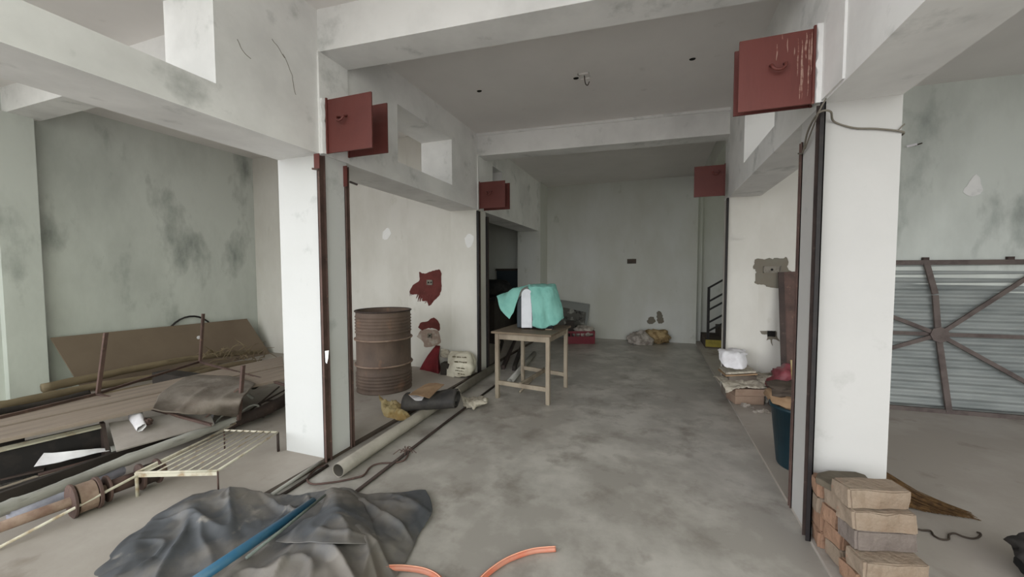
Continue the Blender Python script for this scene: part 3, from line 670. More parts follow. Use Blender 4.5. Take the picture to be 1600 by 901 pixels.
for t in (0, .05, .3, .6, .85, 1.):
    ring = []
    for k in range(24):
        f = k/24*6; i = int(f); p = base[i].lerp(base[(i+1) % 6], f-i)
        tpx = apex if k < 6 or k > 16 else apex2
        q_ = p.lerp(tpx, t)+Vector((0, -.05*math.sin(PI*t), 0))
        q_.y = min(q_.y, 4.478); ring.append(q_+noise.noise_vector(q_*9)*.012*(1-t))
    ring.append(ring[0].copy()); rows.append(ring)
b.grid(rows).build('sack', red_cloth, rb, smooth=True)
bx = thing('small_carton', 'small brown carton standing between the red sack and the white sack', 'carton', tuple(fl(695, 586, DZ)))
p = fl(694, 586, DZ); MB().obox((p.x, p.y+.07, DZ+.075), (1, .1, 0), (-.1, 1, 0), (0, 0, 1), .13, .12, .15).build('box', dark_wood, bx, bevel=.004)
MB().sheet([[on(688, 545, 'y', 4.44), on(688, 558, 'y', 4.40)], [on(696, 546, 'y', 4.44), on(696, 560, 'y', 4.38)], [on(702, 549, 'y', 4.44), on(703, 560, 'y', 4.38)]], 10, 10, .02, 14).build('paper_lining', newspaper, bx, smooth=True, solid=.004)
ws = thing('printed_sack', 'white woven sack with dark print leaning against the cream wall', 'sack', tuple(fl(720, 588, DZ)))
yf = 4.22
cl = [[on(698, 589, 'y', yf), on(699, 572, 'y', yf+.03), on(700, 556, 'y', yf+.10), on(705, 548, 'y', yf+.17)],
      [on(710, 590, 'y', yf-.05), on(711, 572, 'y', yf-.05), on(711, 558, 'y', yf+.02), on(713, 549, 'y', yf+.14)],
      [on(725, 589, 'y', yf-.05), on(726, 572, 'y', yf-.06), on(726, 558, 'y', yf+.02), on(726, 550, 'y', yf+.14)],
      [on(735, 587, 'y', yf-.01), on(738, 572, 'y', yf-.0), on(735, 556, 'y', yf+.08), on(733, 550, 'y', yf+.16)],
      [on(737, 585, 'y', yf+.10), on(742, 572, 'y', yf+.1), on(738, 557, 'y', yf+.15), on(734, 550, 'y', yf+.19)]]
MB().sheet(cl, 40, 34, .012, 9).build('front', sack_white, ws, smooth=True, solid=.004)
cl2 = [list(cl[0]), [Vector((p.x, 4.42, p.z)) for p in cl[2]], list(cl[4])]
MB().sheet(cl2, 20, 16, .01, 9, 3).build('back', sack_white, ws, smooth=True, solid=.004)
b = MB(); random.seed(5)
for x0, x1, y_, th in ((709, 731, 556, .016), (711, 733, 563, .016), (718, 730, 572, .014), (716, 729, 576, .010), (720, 730, 581, .012)):
    A1 = on(x0, y_, 'y', yf-.0-.01); B1 = on(x1, y_+1.5, 'y', yf+.0-.01)
    off = -.075 if y_ > 566 else -.06 if y_ > 560 else -.035
    pts = [A1.lerp(B1, k/16)+Vector((0, off, .008*noise.noise(Vector((k*1.7, y_, 0))))) for k in range(17)]
    for k in range(16):
        if random.random() < .8: b.bar(pts[k], pts[k+1], .002, th*random.uniform(.5, 1.1))
b.build('print', sack_print, ws)

# ------------------------------------------------------------------ far end: crate, picture, sacks
cr = thing('plastic_crate', 'maroon plastic crate of odds and ends against the back wall', 'crate', tuple(fl(905, 538)))
A_ = fl(884, 537); B_ = fl(929, 537)
uu = (B_-A_); uu.z = 0; L = uu.length; uu.normalize(); vv = Vector((-uu.y, uu.x, 0)); hC = .24; dC = .34
cc = (A_+B_)/2+vv*dC/2
for o_, s_, ln in ((-vv*dC/2, uu, L), (vv*dC/2, uu, L), (-uu*L/2, vv, dC), (uu*L/2, vv, dC)):
    b = MB(); wv = uu if s_ is vv else vv
    b.obox(cc+o_+Vector((0, 0, .07)), s_, wv, (0, 0, 1), ln, .015, .14); b.obox(cc+o_+Vector((0, 0, hC-.02)), s_, wv, (0, 0, 1), ln, .018, .04)
    n_ = 6
    for k in range(n_+1): b.obox(cc+o_+s_*(ln*(k/n_-.5)*.96)+Vector((0, 0, hC/2)), s_, wv, (0, 0, 1), .018, .013, hC)
    b.build('side', maroon, cr)
b = MB(); b.obox(cc+Vector((0, 0, .01)), uu, vv, (0, 0, 1), L, dC, .02); b.build('bottom', maroon, cr)
o = tag(MB().lump(cc+Vector((.08, 0, .12)), (.40, .28, .20), 2, .2).build('cloth_bundle', sack_grey, smooth=True), 'greyish rag bundle stuffed in the maroon crate', 'rag')
ct = thing('upright_carton', 'brown carton sticking up out of the maroon crate in front of the picture', 'carton', tuple(cc+Vector((-.12, 0, .2))))
MB().obox(cc+Vector((-.17, -.02, .22)), uu, vv, (0, 0, 1), .14, .12, .38).build('box', dark_wood, ct, bevel=.004)
pf = thing('framed_picture', 'grey framed board with a faded dark print leaning on the back wall', 'picture', tuple(fl(890, 536)))
a1, a2 = on(862, 466, 'y', 7.66), on(921, 475, 'y', 7.66)
dn = Vector((-.06, -.18, -.72)); C1, C2 = a1, a2; C4, C3 = a1+dn, a2+dn
mb_ = MB(); nn = Vector((0, -.012, 0))
def quadslab(P, t, b):
    n_ = (P[1]-P[0]).cross(P[3]-P[0]).normalized()*t
    return b.hexa([P[0], P[1], P[2], P[3], P[0]+n_, P[1]+n_, P[2]+n_, P[3]+n_])
quadslab([C4, C3, C2, C1], .015, MB()).build('board', frame_grey, pf)
ins = lambda s, t: C4+(C3-C4)*s+(C1-C4)*t+Vector((0, -.030, -.008))
quadslab([ins(.05, .05), ins(.95, .05), ins(.95, .78), ins(.05, .84)], .006, MB()).build('print', pic, pf)
for P in (((0, 0), (1, 0)), ((1, 0), (1, 1)), ((1, 1), (0, 1)), ((0, 1), (0, 0))):
    b = MB(); b.bar(ins(*P[0]), ins(*P[1]), .02, .025, (0, 1, 0)); b.build('frame_edge', frame_grey, pf)
p = fl(1001, 538); o = tag(MB().sheet([[p+Vector(q) for q in row] for row in (
    ((-.20, .05, .0), (-.26, .08, .10), (-.22, .2, .16)), ((-.10, -.06, .0), (-.10, -.05, .13), (-.05, .14, .22)), ((.08, -.08, .0), (.08, -.07, .12), (.12, .12, .2)), ((.20, .0, .0), (.22, .05, .08), (.2, .18, .1)))], 34, 26, .05, 8, 1, zmin=.003).build('grey_sack', sack_grey, smooth=True, solid=.01), 'folded grey woven sack on the floor at the back wall', 'sack')
p = fl(1022, 537); o = tag(MB().lump((p.x+.04, p.y+.14, 0), (.50, .30, .26), 7, .20, 2.6, .8).build('tan_sack', sack_tan, smooth=True), 'tan sack heaped beside the grey sack at the back wall', 'sack')

# ------------------------------------------------------------------ right bay: cartons, cloth, papers, bin
ca = thing('dusty_carton', 'dusty grey carton at the foot of the far right column', 'carton', tuple(fl(1140, 608, DZ)))
p = fl(1128, 607, DZ); q = fl(1152, 600, DZ)
c0 = Vector((.86, 4.50, 0))
b = MB(); b.obox((c0.x, c0.y, DZ+.13), (1, .15, 0), (-.15, 1, 0), (0, 0, 1), .26, .24, .26); b.build('box', grey_cloth, ca, bevel=.004)
b = MB(); b.obox((c0.x-.02, c0.y-.02, DZ+.27), (1, .15, .1), (-.15, 1, 0), (-.1, 0, 1), .30, .26, .012); b.build('flap', cardboard, ca)
b = MB(); b.obox((c0.x-.02, c0.y-.02, DZ+.295), (1, .1, .12), (-.1, 1, 0), (-.12, 0, 1), .28, .25, .02); b.build('papers', newspaper, ca)
wc = thing('white_cloth', 'white paper-like cloth heaped on the dusty carton by the far right column', 'cloth', (.9, 4.48, .34))
def rc(px, py, y): return on(px, py, 'y', y)
MB().sheet([[rc(1124, 562, 4.36), rc(1122, 548, 4.45), rc(1122, 548, 4.6)],
            [rc(1132, 572, 4.30), rc(1130, 550, 4.36), rc(1130, 546, 4.6)],
            [rc(1148, 577, 4.28), rc(1148, 552, 4.34), rc(1147, 545, 4.6)],
            [rc(1160, 577, 4.28), rc(1160, 554, 4.36), rc(1160, 546, 4.6)],
            [rc(1167, 574, 4.34), rc(1167, 556, 4.42), rc(1166, 548, 4.6)]], 34, 26, .018, 11, 2).build('cloth', paper, wc, smooth=True, solid=.004)
nb = thing('newspaper_pile', 'crumpled newspapers pushed between the dusty carton and the wall', 'newspaper', (1.1, 4.5, DZ))
MB().lump((1.10, 4.52, DZ), (.40, .28, .26), 5, .25, 3).build('paper', newspaper, nb, smooth=True)
cb2 = thing('printed_carton', 'low brown printed carton topped with newspapers on the right bay floor', 'carton', tuple(fl(1170, 632, DZ)))
p = fl(1149, 632, DZ); q = fl(1194, 633, DZ); mid = (p+q)/2; uu = (q-p).normalized(); vv = Vector((-uu.y, uu.x, 0))
b = MB(); b.obox(mid+vv*.10+Vector((0, 0, .045)), uu, vv, (0, 0, 1), (q-p).length, .20, .085); b.build('box', card_red, cb2, bevel=.004)
b = MB(); b.obox(mid+vv*.10+Vector((0, 0, .125)), uu, vv, (0, 0, 1), (q-p).length*1.03, .21, .07); b.build('lid', card_red, cb2, bevel=.004)
np2 = thing('newspaper_stack', 'loose newspapers spread over the low printed carton', 'newspaper', tuple(mid+vv*.1+Vector((0, 0, .17))))
m2 = mid+vv*.12+Vector((0, 0, .170))
MB().sheet([[m2+uu*a_+vv*b_+Vector((0, 0, z)) for b_, z in ((-.15, .0-zz), (-.05, .02), (.05, .035), (.15, .03))] for a_, zz in ((-.24, .06), (-.14, 0), (0, .0), (.12, .0), (.2, .04))], 30, 24, .018, 13, 5).build('pages', newspaper, np2, smooth=True, solid=.006)
MB().sheet([[fl(1196, 612, .12), fl(1200, 614, .12)], [fl(1196, 620, .10), fl(1204, 620, .1)], [fl(1196, 624, .04), fl(1212, 624, .03)]], 10, 8, .01).build('loose_page', paper, np2, solid=.002)
cc2 = thing('plaster_rubble', 'bits of cement rubble on the floor in front of the teal bin', 'rubble', tuple(fl(1190, 642, DZ)))
random.seed(8)
for k in range(9):
    p = fl(1163+k*5.5, 637+k*1.6+random.uniform(-3, 3), DZ); s_ = random.uniform(.03, .07)
    MB().lump(p, (s_, s_*.8, s_*.6), k, .3, 3, .9, n=12).build('chunk', sack_grey, cc2)
pb = thing('red_plastic_bag', 'faded red plastic bag slumped on papers against the right bay wall', 'bag', (1.3, 4.25, .15))
MB().lump((1.27, 4.20, .17), (.38, .36, .30), 9, .16, 2.2, .85).build('bag', pink_bag, pb, smooth=True)
MB().lump((1.28, 4.12, DZ), (.44, .46, .18), 12, .1).build('bottom_bundle', step_m, pb, smooth=True)
MB().tube(smooth_path([(1.38, 4.2, .40), (1.44, 4.22, .48), (1.47, 4.3, .42)]), .012, 8).build('handle', pink_bag, pb, smooth=True)
tbn = thing('waste_bin', 'dark teal plastic bin standing behind the near right column', 'bin', (.98, 2.98, DZ))
MB().lathe((.985, 3.02, DZ), [(.155, 0), (.16, .01), (.20, .40), (.21, .40), (.21, .425), (.198, .425), (.15, .02), (.001, .02)], 40).build('body', bin_teal, tbn, smooth=True)
fc = thing('folded_cardboard', 'brown cardboard and rags piled on top of the teal bin', 'cardboard', (1.0, 3.05, .44))
MB().lump((1.0, 3.08, .42), (.44, .40, .12), 21, .2, 3).build('rag', cardboard, fc, smooth=True)
b = MB(); b.obox((1.05, 3.20, .56), (1, .1, 0), (0, .3, 1), (0, 1, -.3), .2, .30, .01); b.build('flap', yellow_paper, fc)
MB().lump((.96, 3.05, .50), (.34, .30, .07), 25, .3, 3).build('rag', step_m, fc, smooth=True)
lb = thing('rusty_plank', 'rust-brown steel plank leaning upright on the wall behind the near right column', 'plank', (1.36, 4.5, DZ))
A_ = on(1229, 425, 'y', 4.66); 
b = MB(); b.hexa([Vector((A_.x-.05, 4.40, DZ)), Vector((A_.x+.16, 4.43, DZ)), Vector((A_.x+.16, 4.46, DZ)), Vector((A_.x-.05, 4.43, DZ)),
                  Vector((A_.x-.05, 4.64, A_.z)), Vector((A_.x+.15, 4.67, A_.z+.01)), Vector((A_.x+.15, 4.70, A_.z+.01)), Vector((A_.x-.05, 4.67, A_.z))]); b.build('board', rust, lb, bevel=.003)
b = MB(); b.bar((A_.x-.055, 4.39, DZ), (A_.x-.055, 4.64, A_.z), .012, .05, (1, 0, 0)); b.build('edge_lip', rust_dark, lb)

# ------------------------------------------------------------------ steel gate leaf in the right bay
gt = thing('steel_gate', 'corrugated steel gate leaf with crossed braces leaning in the right bay', 'gate', (2.6, 4.5, DZ))
gx0, gx1, gz1 = 1.55, 3.62, 1.40
gb, gtp = 4.55, 4.665
def gp_(x, z, off=0):    # point on the leaning face
    t = z/gz1; return Vector((x, gb+(gtp-gb)*t+off+(x-gx0)*.045, DZ+.015+z))
rows = []
nzz = 220
for i in range(nzz+1):
    z = .03+(gz1-.06)*i/nzz; o_ = .012*math.sin(2*PI*z/.0735)
    rows.append([gp_(gx0+.02+(gx1-gx0-.04)*j/6, z, o_+.035) for j in range(7)])
MB().grid(rows).build('corrugated_sheet', zinc, gt, smooth=True, solid=.0015)
def gbar(a_, c_, w_, nm='frame_bar', off=0., t=.03):
    b = MB(); pts = [gp_(*p, off) for p in (a_, c_)]
    d = pts[1]-pts[0]; n_ = Vector((0, -1, .08)); s_ = d.cross(n_)
    b.obox((pts[0]+pts[1])/2, d, s_, d.cross(s_), d.length, w_, t); return b.build(nm, rust_gate, gt)
rust_gate = mat('gate_bar_paint', (98, 88, 84), .7, (74, 64, 62), 8, .45, .7, 1)
gbar((gx0, .0), (gx1, .0), .045); gbar((gx0, gz1), (gx1, gz1), .045); gbar((gx0, 0), (gx0, gz1), .045); gbar((gx1, 0), (gx1, gz1), .045)
cx_, cz_ = 2.545, .72
hub = (cx_, cz_)
gbar((gx0, cz_), (gx1, cz_), .035, 'middle_rail', -.0, .02)
gbar((cx_-.085, gz1), (cx_-.02, gz1-.30), .045, 'upright', -.012, .02); gbar((cx_-.02, gz1-.31), hub, .045, 'upright', -.012, .02); gbar(hub, (cx_+.075, .0), .045, 'upright', -.012, .02)
for e2, e1 in (((gx0, 1.16), 0), ((gx0, .32), 0), ((gx1-.28, gz1), 0), ((gx1, .02), 0)): gbar(hub, e2, .035, 'brace', -.022, .018)
b = MB(); n_ = [gp_(cx_+.075*math.cos(a_), cz_+.075*math.sin(a_), -.036) for a_ in [2*PI*k/8 for k in range(8)]]
patch('hub_plate', n_, (0, -1, 0), rust_gate, gt, .008)
for x in (cx_-.085, cx_+.53): 
    c_ = gp_(x, gz1+.03, 0); b = MB(); b.obox(c_, (1, 0, 0), (0, 1, 0), (0, 0, 1), .045, .03, .04); b.build('hinge_tab', rust_dark, gt)
c_ = gp_(cx_+.72, gz1+.02); MB().tube(smooth_path([c_, c_+Vector((-.03, -.01, .05)), c_+Vector((.02, -.02, .06)), c_+Vector((.06, -.02, .0)), c_+Vector((.1, -.03, -.02))]), .01, 7).build('tied_wire', rust_dark, gt, smooth=True)
nl = thing('wall_nail', 'small nail with a white tag on the wall above the steel gate', 'nail', tuple(on(1428, 228, 'y', 4.73)))
p = on(1430, 227, 'y', 4.73); MB().tube([p, p+Vector((.02, -.06, .0))], .006, 8).build('shaft', wire_d, nl); MB().obox(p+Vector((-.04, -.03, -.005)), (1, 0, .2), (0, 1, 0), (-.2, 0, 1), .08, .004, .02).build('tag', paper, nl)

# ------------------------------------------------------------------ bricks
BL, BW, BH = .245, .104, .083
def brick(c, ang, m, label, L=BL, Wd=BW, Hh=BH, tilt=0., seed=0):
    b = MB(); u_ = Vector((math.cos(ang), math.sin(ang), tilt)); v_ = Vector((-math.sin(ang), math.cos(ang), 0)); w_ = u_.cross(v_)
    bm = b.bm; bmesh.ops.create_cube(bm, size=1)
    bmesh.ops.bevel(bm, geom=list(bm.edges), offset=.05, segments=2, affect='EDGES')
    bmesh.ops.subdivide_edges(bm, edges=list(bm.edges), cuts=3, use_grid_fill=True)
    for v in bm.verts:
        q_ = v.co.copy(); pp_ = Vector((q_.x*L, q_.y*Wd, q_.z*(Hh-.001)))
        pp_ += noise.noise_vector(pp_*14+Vector((seed*3.1, 0, 0)))*.009*(1 if abs(q_.z) < .49 else .6)
        pp_.z = max(-Hh/2+.0005, min(Hh/2-.0005, pp_.z))
        v.co = Vector(c)+u_*pp_.x+v_*pp_.y+w_*pp_.z
    return tag(b.build('brick', m, smooth=False), label, 'brick', 'bricks stacked against the near right column')
ua = math.atan2(.061, .238)
def frontbrick(k, dx, dy, m, label, ang=ua):
    p = Vector((.918+dx, 1.928+dy, 0)); v_ = Vector((-math.sin(ang), math.cos(ang), 0)); c = p+v_*BW/2
    return brick((c.x, c.y, DZ+BH*(k+.5)), ang, m, label, seed=k)
frontbrick(4, -.012, .016, brick_tan, 'tan brick on top of the front brick pile')
frontbrick(3, .0, -.005, brick_tan, 'pinkish brick second from the top of the front pile', ua-.02)
frontbrick(2, .01, .0, brick_grey, 'grey-brown brick third from the top of the front pile')
frontbrick(1, .015, -.07, brick_tan, 'tan brick jutting forward low in the front pile')
frontbrick(0, .01, -.03, brick_red, 'bottom brick of the front pile on the floor')
# bricks laid end-on behind the front ones
av = ua+PI/2
sd = [('top', brick_tan), ('third', brick_red), ('second', brick_red), ('bottom', brick_tan)]
# rear pile against the column: headers facing the aisle
def hb(x, y, k, ang, m, label, seed): return brick((x, y, DZ+BH*(k+.5)), ang, m, label, seed=seed, L=.235, Wd=.098)
hb(.895, 2.085, 3, ua+.02, brick_tan, 'tan brick just behind the top front brick', 31)
hb(.888, 2.085, 2, ua-.03, brick_red, 'orange brick in the middle pile, third layer up', 32)
hb(.900, 2.083, 1, ua+.02, brick_red, 'brown brick in the middle pile, second layer up', 33)
hb(.905, 2.085, 0, ua, brick_tan, 'brick on the floor in the middle pile', 34)
def rb_(x, y, k, ang, m, label, seed): return brick((x, y, DZ+BH*(k+.5)), ang, m, label, seed=seed, L=.23, Wd=.092)
rb_(.868, 2.165, 3, .0, brick_red, 'red-edged brick at the top of the rear pile against the column', 41)
rb_(.872, 2.172, 2, .0, brick_tan, 'brick third layer up in the rear pile against the column', 42)
rb_(.878, 2.17, 1, .0, brick_red, 'orange brick second layer up in the rear pile against the column', 43)
rb_(.880, 2.172, 0, .0, brick_red, 'brick on the floor in the rear pile against the column', 44)
o = thing('flat_stone', 'flat dark stone slab lying on the rear bricks against the column', 'stone', (.89, 2.1, DZ+BH*4))
b = MB(); pts = [fl(x, y, DZ+BH*4+.02) for x, y in ((1274, 748), (1277, 741), (1295, 737), (1336, 739), (1352, 744), (1362, 756), (1350, 763), (1300, 762))]
b.quadbox([(p.x, p.y) for p in pts], DZ+BH*4, DZ+BH*4+.03).build('slab', stone_dark, o, bevel=.006)

# ------------------------------------------------------------------ broom, wire, black bundle
br = thing('grass_broom', 'brown grass broom lying on the floor behind the near right column', 'broom', tuple(fl(1440, 790, DZ)))
b = MB(); random.seed(11)
tip = fl(1512, 803, DZ+.006)
for k in range(260):
    s_ = random.random(); t_ = random.random()
    y_ = 742+66*s_
    a_ = Vector((1.20+.02*t_, 2.66+.1*t_, .03+.20*(1-s_)))
    e_ = tip+Vector((random.uniform(-.22, .03), random.uniform(-.05, .03), 0)); 
    mid_ = a_.lerp(e_, .5)+Vector((0, random.uniform(-.02, .02), -.03*(1-s_)))
    mid_.z = max(mid_.z, DZ+.004)
    b.tube([a_, mid_, e_], [.0035, .003, .0012], 4, cap=False)
b.build('bristles', broom_m, br)
MB().tube([(1.22, 2.70, .14), (1.12, 2.80, .20)], .035, 12).build('handle', bamboo, br, smooth=True)
P = [fl(x, y, DZ+.006) for x, y in ((1428, 824), (1440, 828), (1454, 829), (1459, 836), (1470, 842), (1482, 842), (1483, 835), (1492, 833), (1505, 838), (1520, 841), (1530, 838), (1532, 833), (1526, 831))]
tag(MB().tube(smooth_path(P, 6), .0045, 6).build('bent_wire', wire_d, smooth=True), 'thin bent wire on the floor right of the bricks', 'wire')
p = fl(1606, 908, DZ)
bo = thing('black_bundle', 'black cloth bundle at the right edge of the floor, partly cut off', 'bundle', tuple(p))
MB().lump((p.x+.10, p.y-.04, DZ), (.26, .26, .15), 14, .15, 2, .8).build('bundle', black_cloth, bo, smooth=True)
MB().lump((p.x+.10, p.y+.02, DZ+.06), (.24, .2, .12), 18, .15, 2, .8).build('top_fold', rubber, bo, smooth=True)

# ------------------------------------------------------------------ left bay: board, poles, planks, scrap iron
hb_ = thing('hardboard_sheet', 'long brown hardboard sheet leaning against the left outer wall', 'board', (-6.1, 3.2, DZ))
t1, t2 = on(78, 528, 'x', -6.22), on(385, 498, 'x', -6.22)
b1 = on(120, 650, 'x', -5.9); b2 = on(408, 560, 'x', -5.9)
b1 = Vector((-5.93, t1.y+.12, DZ)); b2 = Vector((-5.93, t2.y+.15, DZ))
quadslab([b1, b2, t2, t1], .012, MB()).build('board', hardboard, hb_)
p = t1.lerp(t2, .62).lerp(b1.lerp(b2, .62), .35)+Vector((.012, 0, 0)); b = MB(); b.lump(p, (.008, .05, .05), 4, .3, flat=False, n=10); b.build('paint_splash', paper, hb_)
cc3 = on(300, 512, 'x', -6.25)
P = [Vector((-6.275, cc3.y+.33*math.cos(a_), .32+.40*math.sin(a_))) for a_ in [PI*k/24*1.4-.6 for k in range(25)]]
tag(MB().tube(P, .012, 8).build('cable_hoop', black_steel, smooth=True), 'dark springy hoop of cable showing above the hardboard sheet', 'cable')
def pole(pts, r0, r1, m, label, name='bamboo_pole', cat='pole', nodes=True, group='bamboo poles in the left bay'):
    pts = smooth_path(pts, 8); n = len(pts)
    rs = [r0+(r1-r0)*k/(n-1)+(.004 if nodes and k % 7 == 3 else 0) for k in range(n)]
    b = MB(); b.tube(pts, rs, 12, wob=.15); return tag(b.build(name, m, smooth=True), label, cat, group)
def yp(px, py, x): return on(px, py, 'x', x)
pole([yp(66, 606, -5.75), yp(200, 578, -5.75), yp(310, 558, -5.75), yp(408, 549, -5.7)], .045, .032, bamboo, 'thick bamboo pole lying highest, nearest the hardboard sheet')
pole([yp(-30, 640, -5.5), yp(60, 622, -5.5), yp(150, 603, -5.5), yp(260, 585, -5.5), yp(340, 570, -5.5)], .045, .03, bamboo, 'bamboo pole in the middle, just below the highest one')
pole([yp(-40, 660, -5.3), yp(40, 645, -5.3), yp(150, 620, -5.3), yp(250, 600, -5.3), yp(350, 572, -5.2), yp(400, 565, -5.1)], .04, .03, bamboo, 'lowest bamboo pole, running along the edge of the planks')
pole([yp(-40, 650, -5.2), yp(60, 632, -5.2), yp(140, 613, -5.2)], .028, .024, dark_wood, 'dark thin pole under the bamboo at the left', 'dark_pole', group=None)
b = MB(); random.seed(7)
for k in range(42):
    a_ = yp(random.uniform(320, 415), random.uniform(548, 562), -5.55); l = random.uniform(.08, .3)
    d1 = Vector((random.uniform(-.3, .5), random.uniform(-1, 1), random.uniform(-.3, .6))).normalized()
    b.tube([a_, a_+d1*l*.5+Vector((0, 0, .03)), a_+d1*l+Vector((0, 0, -.02))], [.008, .006, .003], 5)
o = tag(b.build('twig_bundle', bamboo), 'tangle of dry twigs at the far end of the bamboo poles', 'twigs'); o['kind'] = 'stuff'
# planks stacked on the shutter box and scrap
ph = .30
def pl(px, py, z=ph): return fl(px, py, z)
supp = thing('timber_support', 'rough timber bearer under the brown planks', 'timber', (-4.6, 2.9, DZ))
MB().box(-5.0, -3.9, 2.45, 2.6, DZ, ph-.005).build('bearer', dark_wood, supp, bevel=.005)
supp = thing('timber_support', 'rough timber bearer under the near end of the brown planks', 'timber', (-4.6, 1.2, DZ))
MB().box(-4.75, -4.1, 1.15, 1.3, DZ, ph-.005).build('bearer', dark_wood, supp, bevel=.005)
labs = ['brown plank nearest the bamboo poles', 'second brown plank from the bamboo poles', 'third brown plank from the bamboo poles', 'fourth brown plank, under the iron frame', 'fifth brown plank, second from the dark box', 'brown plank along the dark box']
L0, L1_ = pl(-30, 656, .325), pl(-30, 695, .325); H0, H1_ = pl(441, 556, .325), pl(446, 592, .325)
for i in range(6):
    a_, b_ = i/6+.004, (i+1)/6-.006
    q = [L0.lerp(L1_, a_), L0.lerp(L1_, b_), H0.lerp(H1_, b_), H0.lerp(H1_, a_)]
    z = ph+.004*((i*7) % 3)
    o = tag(MB().quadbox([(v.x, v.y) for v in q], z, z+.025).build('plank', plank_brown, bevel=.003), labs[i]+' in the left bay', 'plank', 'brown planks in the left bay')
# dark shutter box with a pale lip
sb = thing('shutter_box', 'long open dark steel box with a pale lip below the planks at the left edge', 'box', (-3.7, 1.0, DZ))
A_ = fl(-60, 712, .26); B_ = fl(163, 661, .26); dd = (B_-A_).normalized(); pr = Vector((dd.y, -dd.x, 0))
def sbp(s_, o_, z): v = A_.lerp(B_, s_)+pr*o_; return Vector((v.x, v.y, z))
quadslab([sbp(0, -.02, .26), sbp(1, -.02, .26), sbp(1, .025, .245), sbp(0, .025, .245)], .012, MB()).build('lip', cream_paint, sb)
quadslab([sbp(0, -.02, DZ), sbp(1, -.02, DZ), sbp(1, -.02, .26), sbp(0, -.02, .26)], .01, MB()).build('back', black_steel, sb)
quadslab([sbp(0, -.02, DZ), sbp(1, -.02, DZ), sbp(1, .26, DZ), sbp(0, .26, DZ)], .01, MB()).build('bottom', dark_wood, sb)
quadslab([sbp(1, -.03, DZ), sbp(1, .16, DZ), sbp(1, .03, .27), sbp(1, -.03, .27)], .02, MB()).build('end_plate', rust_dark, sb)
b = MB(); b.tube([sbp(1.01, .12, .07), sbp(1.06, .12, .07)], .045, 14); b.build('end_cap', pole_grey, sb)
b = MB(); b.bar(sbp(0, .27, .05), sbp(1, .20, .05), .02, .06); b.build('front_rail', dark_wood, sb)
pr_ = thing('paper_sheet', 'curled white paper sheet tucked into the open dark box', 'paper', tuple(fl(90, 712, .1)))
MB().sheet([[fl(38, 732, .07), fl(64, 708, .15)], [fl(70, 726, .08), fl(90, 706, .15)], [fl(120, 716, .09), fl(128, 703, .14)], [fl(172, 704, .09), fl(172, 700, .10)]], 20, 10, .004).build('paper', paper, pr_, smooth=True, solid=.002)
# grey board lying on the floor beyond the box
gbd = thing('grey_board', 'flat dusty grey board on the floor between the planks and the grey pole', 'board', tuple(fl(250, 672, .1)))
quadslab([fl(182, 706, .14), fl(335, 664, .14), fl(325, 640, .22), fl(170, 662, .24)], .01, MB()).build('board', mat('dusty_grey_board', (164, 156, 150), .7, (144, 136, 130), 4, .4, .7), gbd)
p = fl(214, 655, .22)
cu = thing('crushed_cup', 'small crushed white cup on the dusty grey board', 'cup', tuple(p))
a_ = fl(221, 668, .235); b_ = fl(211, 647, .28); b = MB(); d = (b_-a_); N = d.orthogonal().normalized(); Bn = d.normalized().cross(N)
rows = [[a_.lerp(b_, t)+(N*math.cos(2*PI*k/16)+Bn*math.sin(2*PI*k/16)*.6)*(.028+.014*t)+noise.noise_vector(Vector((k, t*3, 0)))*.006 for k in range(17)] for t in (0, .25, .5, .75, 1)]
b.grid(rows); b.build('cup', paper, cu, smooth=True, solid=.002)
p = fl(229, 662, .235); MB().lump(p, (.09, .05, .04), 6, .2).build('brown_scrap', rust, cu, smooth=True)
# burlap heap on the planks
gh = tag(MB().sheet([[fl(236, 640, ph+.045), fl(250, 618, ph+.045), fl(268, 604, ph+.045), fl(290, 592, ph+.045)],
  [fl(262, 645, .31), fl(275, 622, ph+.04), fl(290, 606, ph+.045), fl(310, 588, ph+.045)],
  [fl(300, 648, .27), fl(310, 626, ph+.04), fl(320, 608, ph+.05), fl(345, 588, ph+.045)],
  [fl(340, 648, .22), fl(345, 628, ph+.03), fl(352, 612, ph+.05), fl(375, 592, ph+.045)],
  [fl(372, 652, .12), fl(376, 632, ph+.0), fl(384, 618, ph+.045), fl(398, 600, ph+.045)]], 40, 36, .010, 4, 3, zmin=.04, crease=(.015, 3, 1.5, .3)).build('dusty_cloth', grey_cloth, smooth=True, solid=.008), 'large dusty grey-brown cloth spread over the planks under the iron frame', 'cloth')
# upturned rusty table frame: legs up
irn = thing('iron_table_frame', 'upturned rusty angle-iron table frame with its legs in the air', 'table frame', tuple(fl(250, 640, ph)))
zf = ph+.045
KA, KB, KC = fl(150, 614, zf), fl(311, 564, zf), fl(330, 662, .20)
KD = KB+(KC-KA)
def up(px, py, base):   # height of the sight line above the leg's foot
    d_xy = Vector((base.x, base.y)).length; q = on(px, py, 'y', base.y); return q.z
def irleg(base, top, nm='leg'):
    t = on(*top, 'y', base.y); b = MB(); b.bar(base+Vector((0, 0, -.02)), (t.x, base.y, t.z), .005, .022, (1, 0, 0)); b.bar(base+Vector((.010, .010, -.02)), (t.x+.010, base.y+.010, t.z), .022, .005, (1, 0, 0)); b.build(nm, rust, irn)
irleg(KA, (163, 520)); irleg(KB, (316, 490)); 
KE = fl(371, 653, .14); irleg(KE, (378, 571))
def rail(a_, b_, nm='rail', w_=.02):
    b = MB(); b.bar(a_, b_, w_, .006); b.bar(a_+Vector((0, 0, -.010)), b_+Vector((0, 0, -.010)), .005, w_); b.build(nm, rust, irn)
rail(KA, KB); rail(KA, KC); rail(KB, fl(445, 600, .32)); rail(KA, fl(-20, 655, ph+.045))
b = MB(); b.bar(fl(303, 668, .12), on(372, 607, 'y', KE.y), .012, .012); b.build('brace', rust, irn)
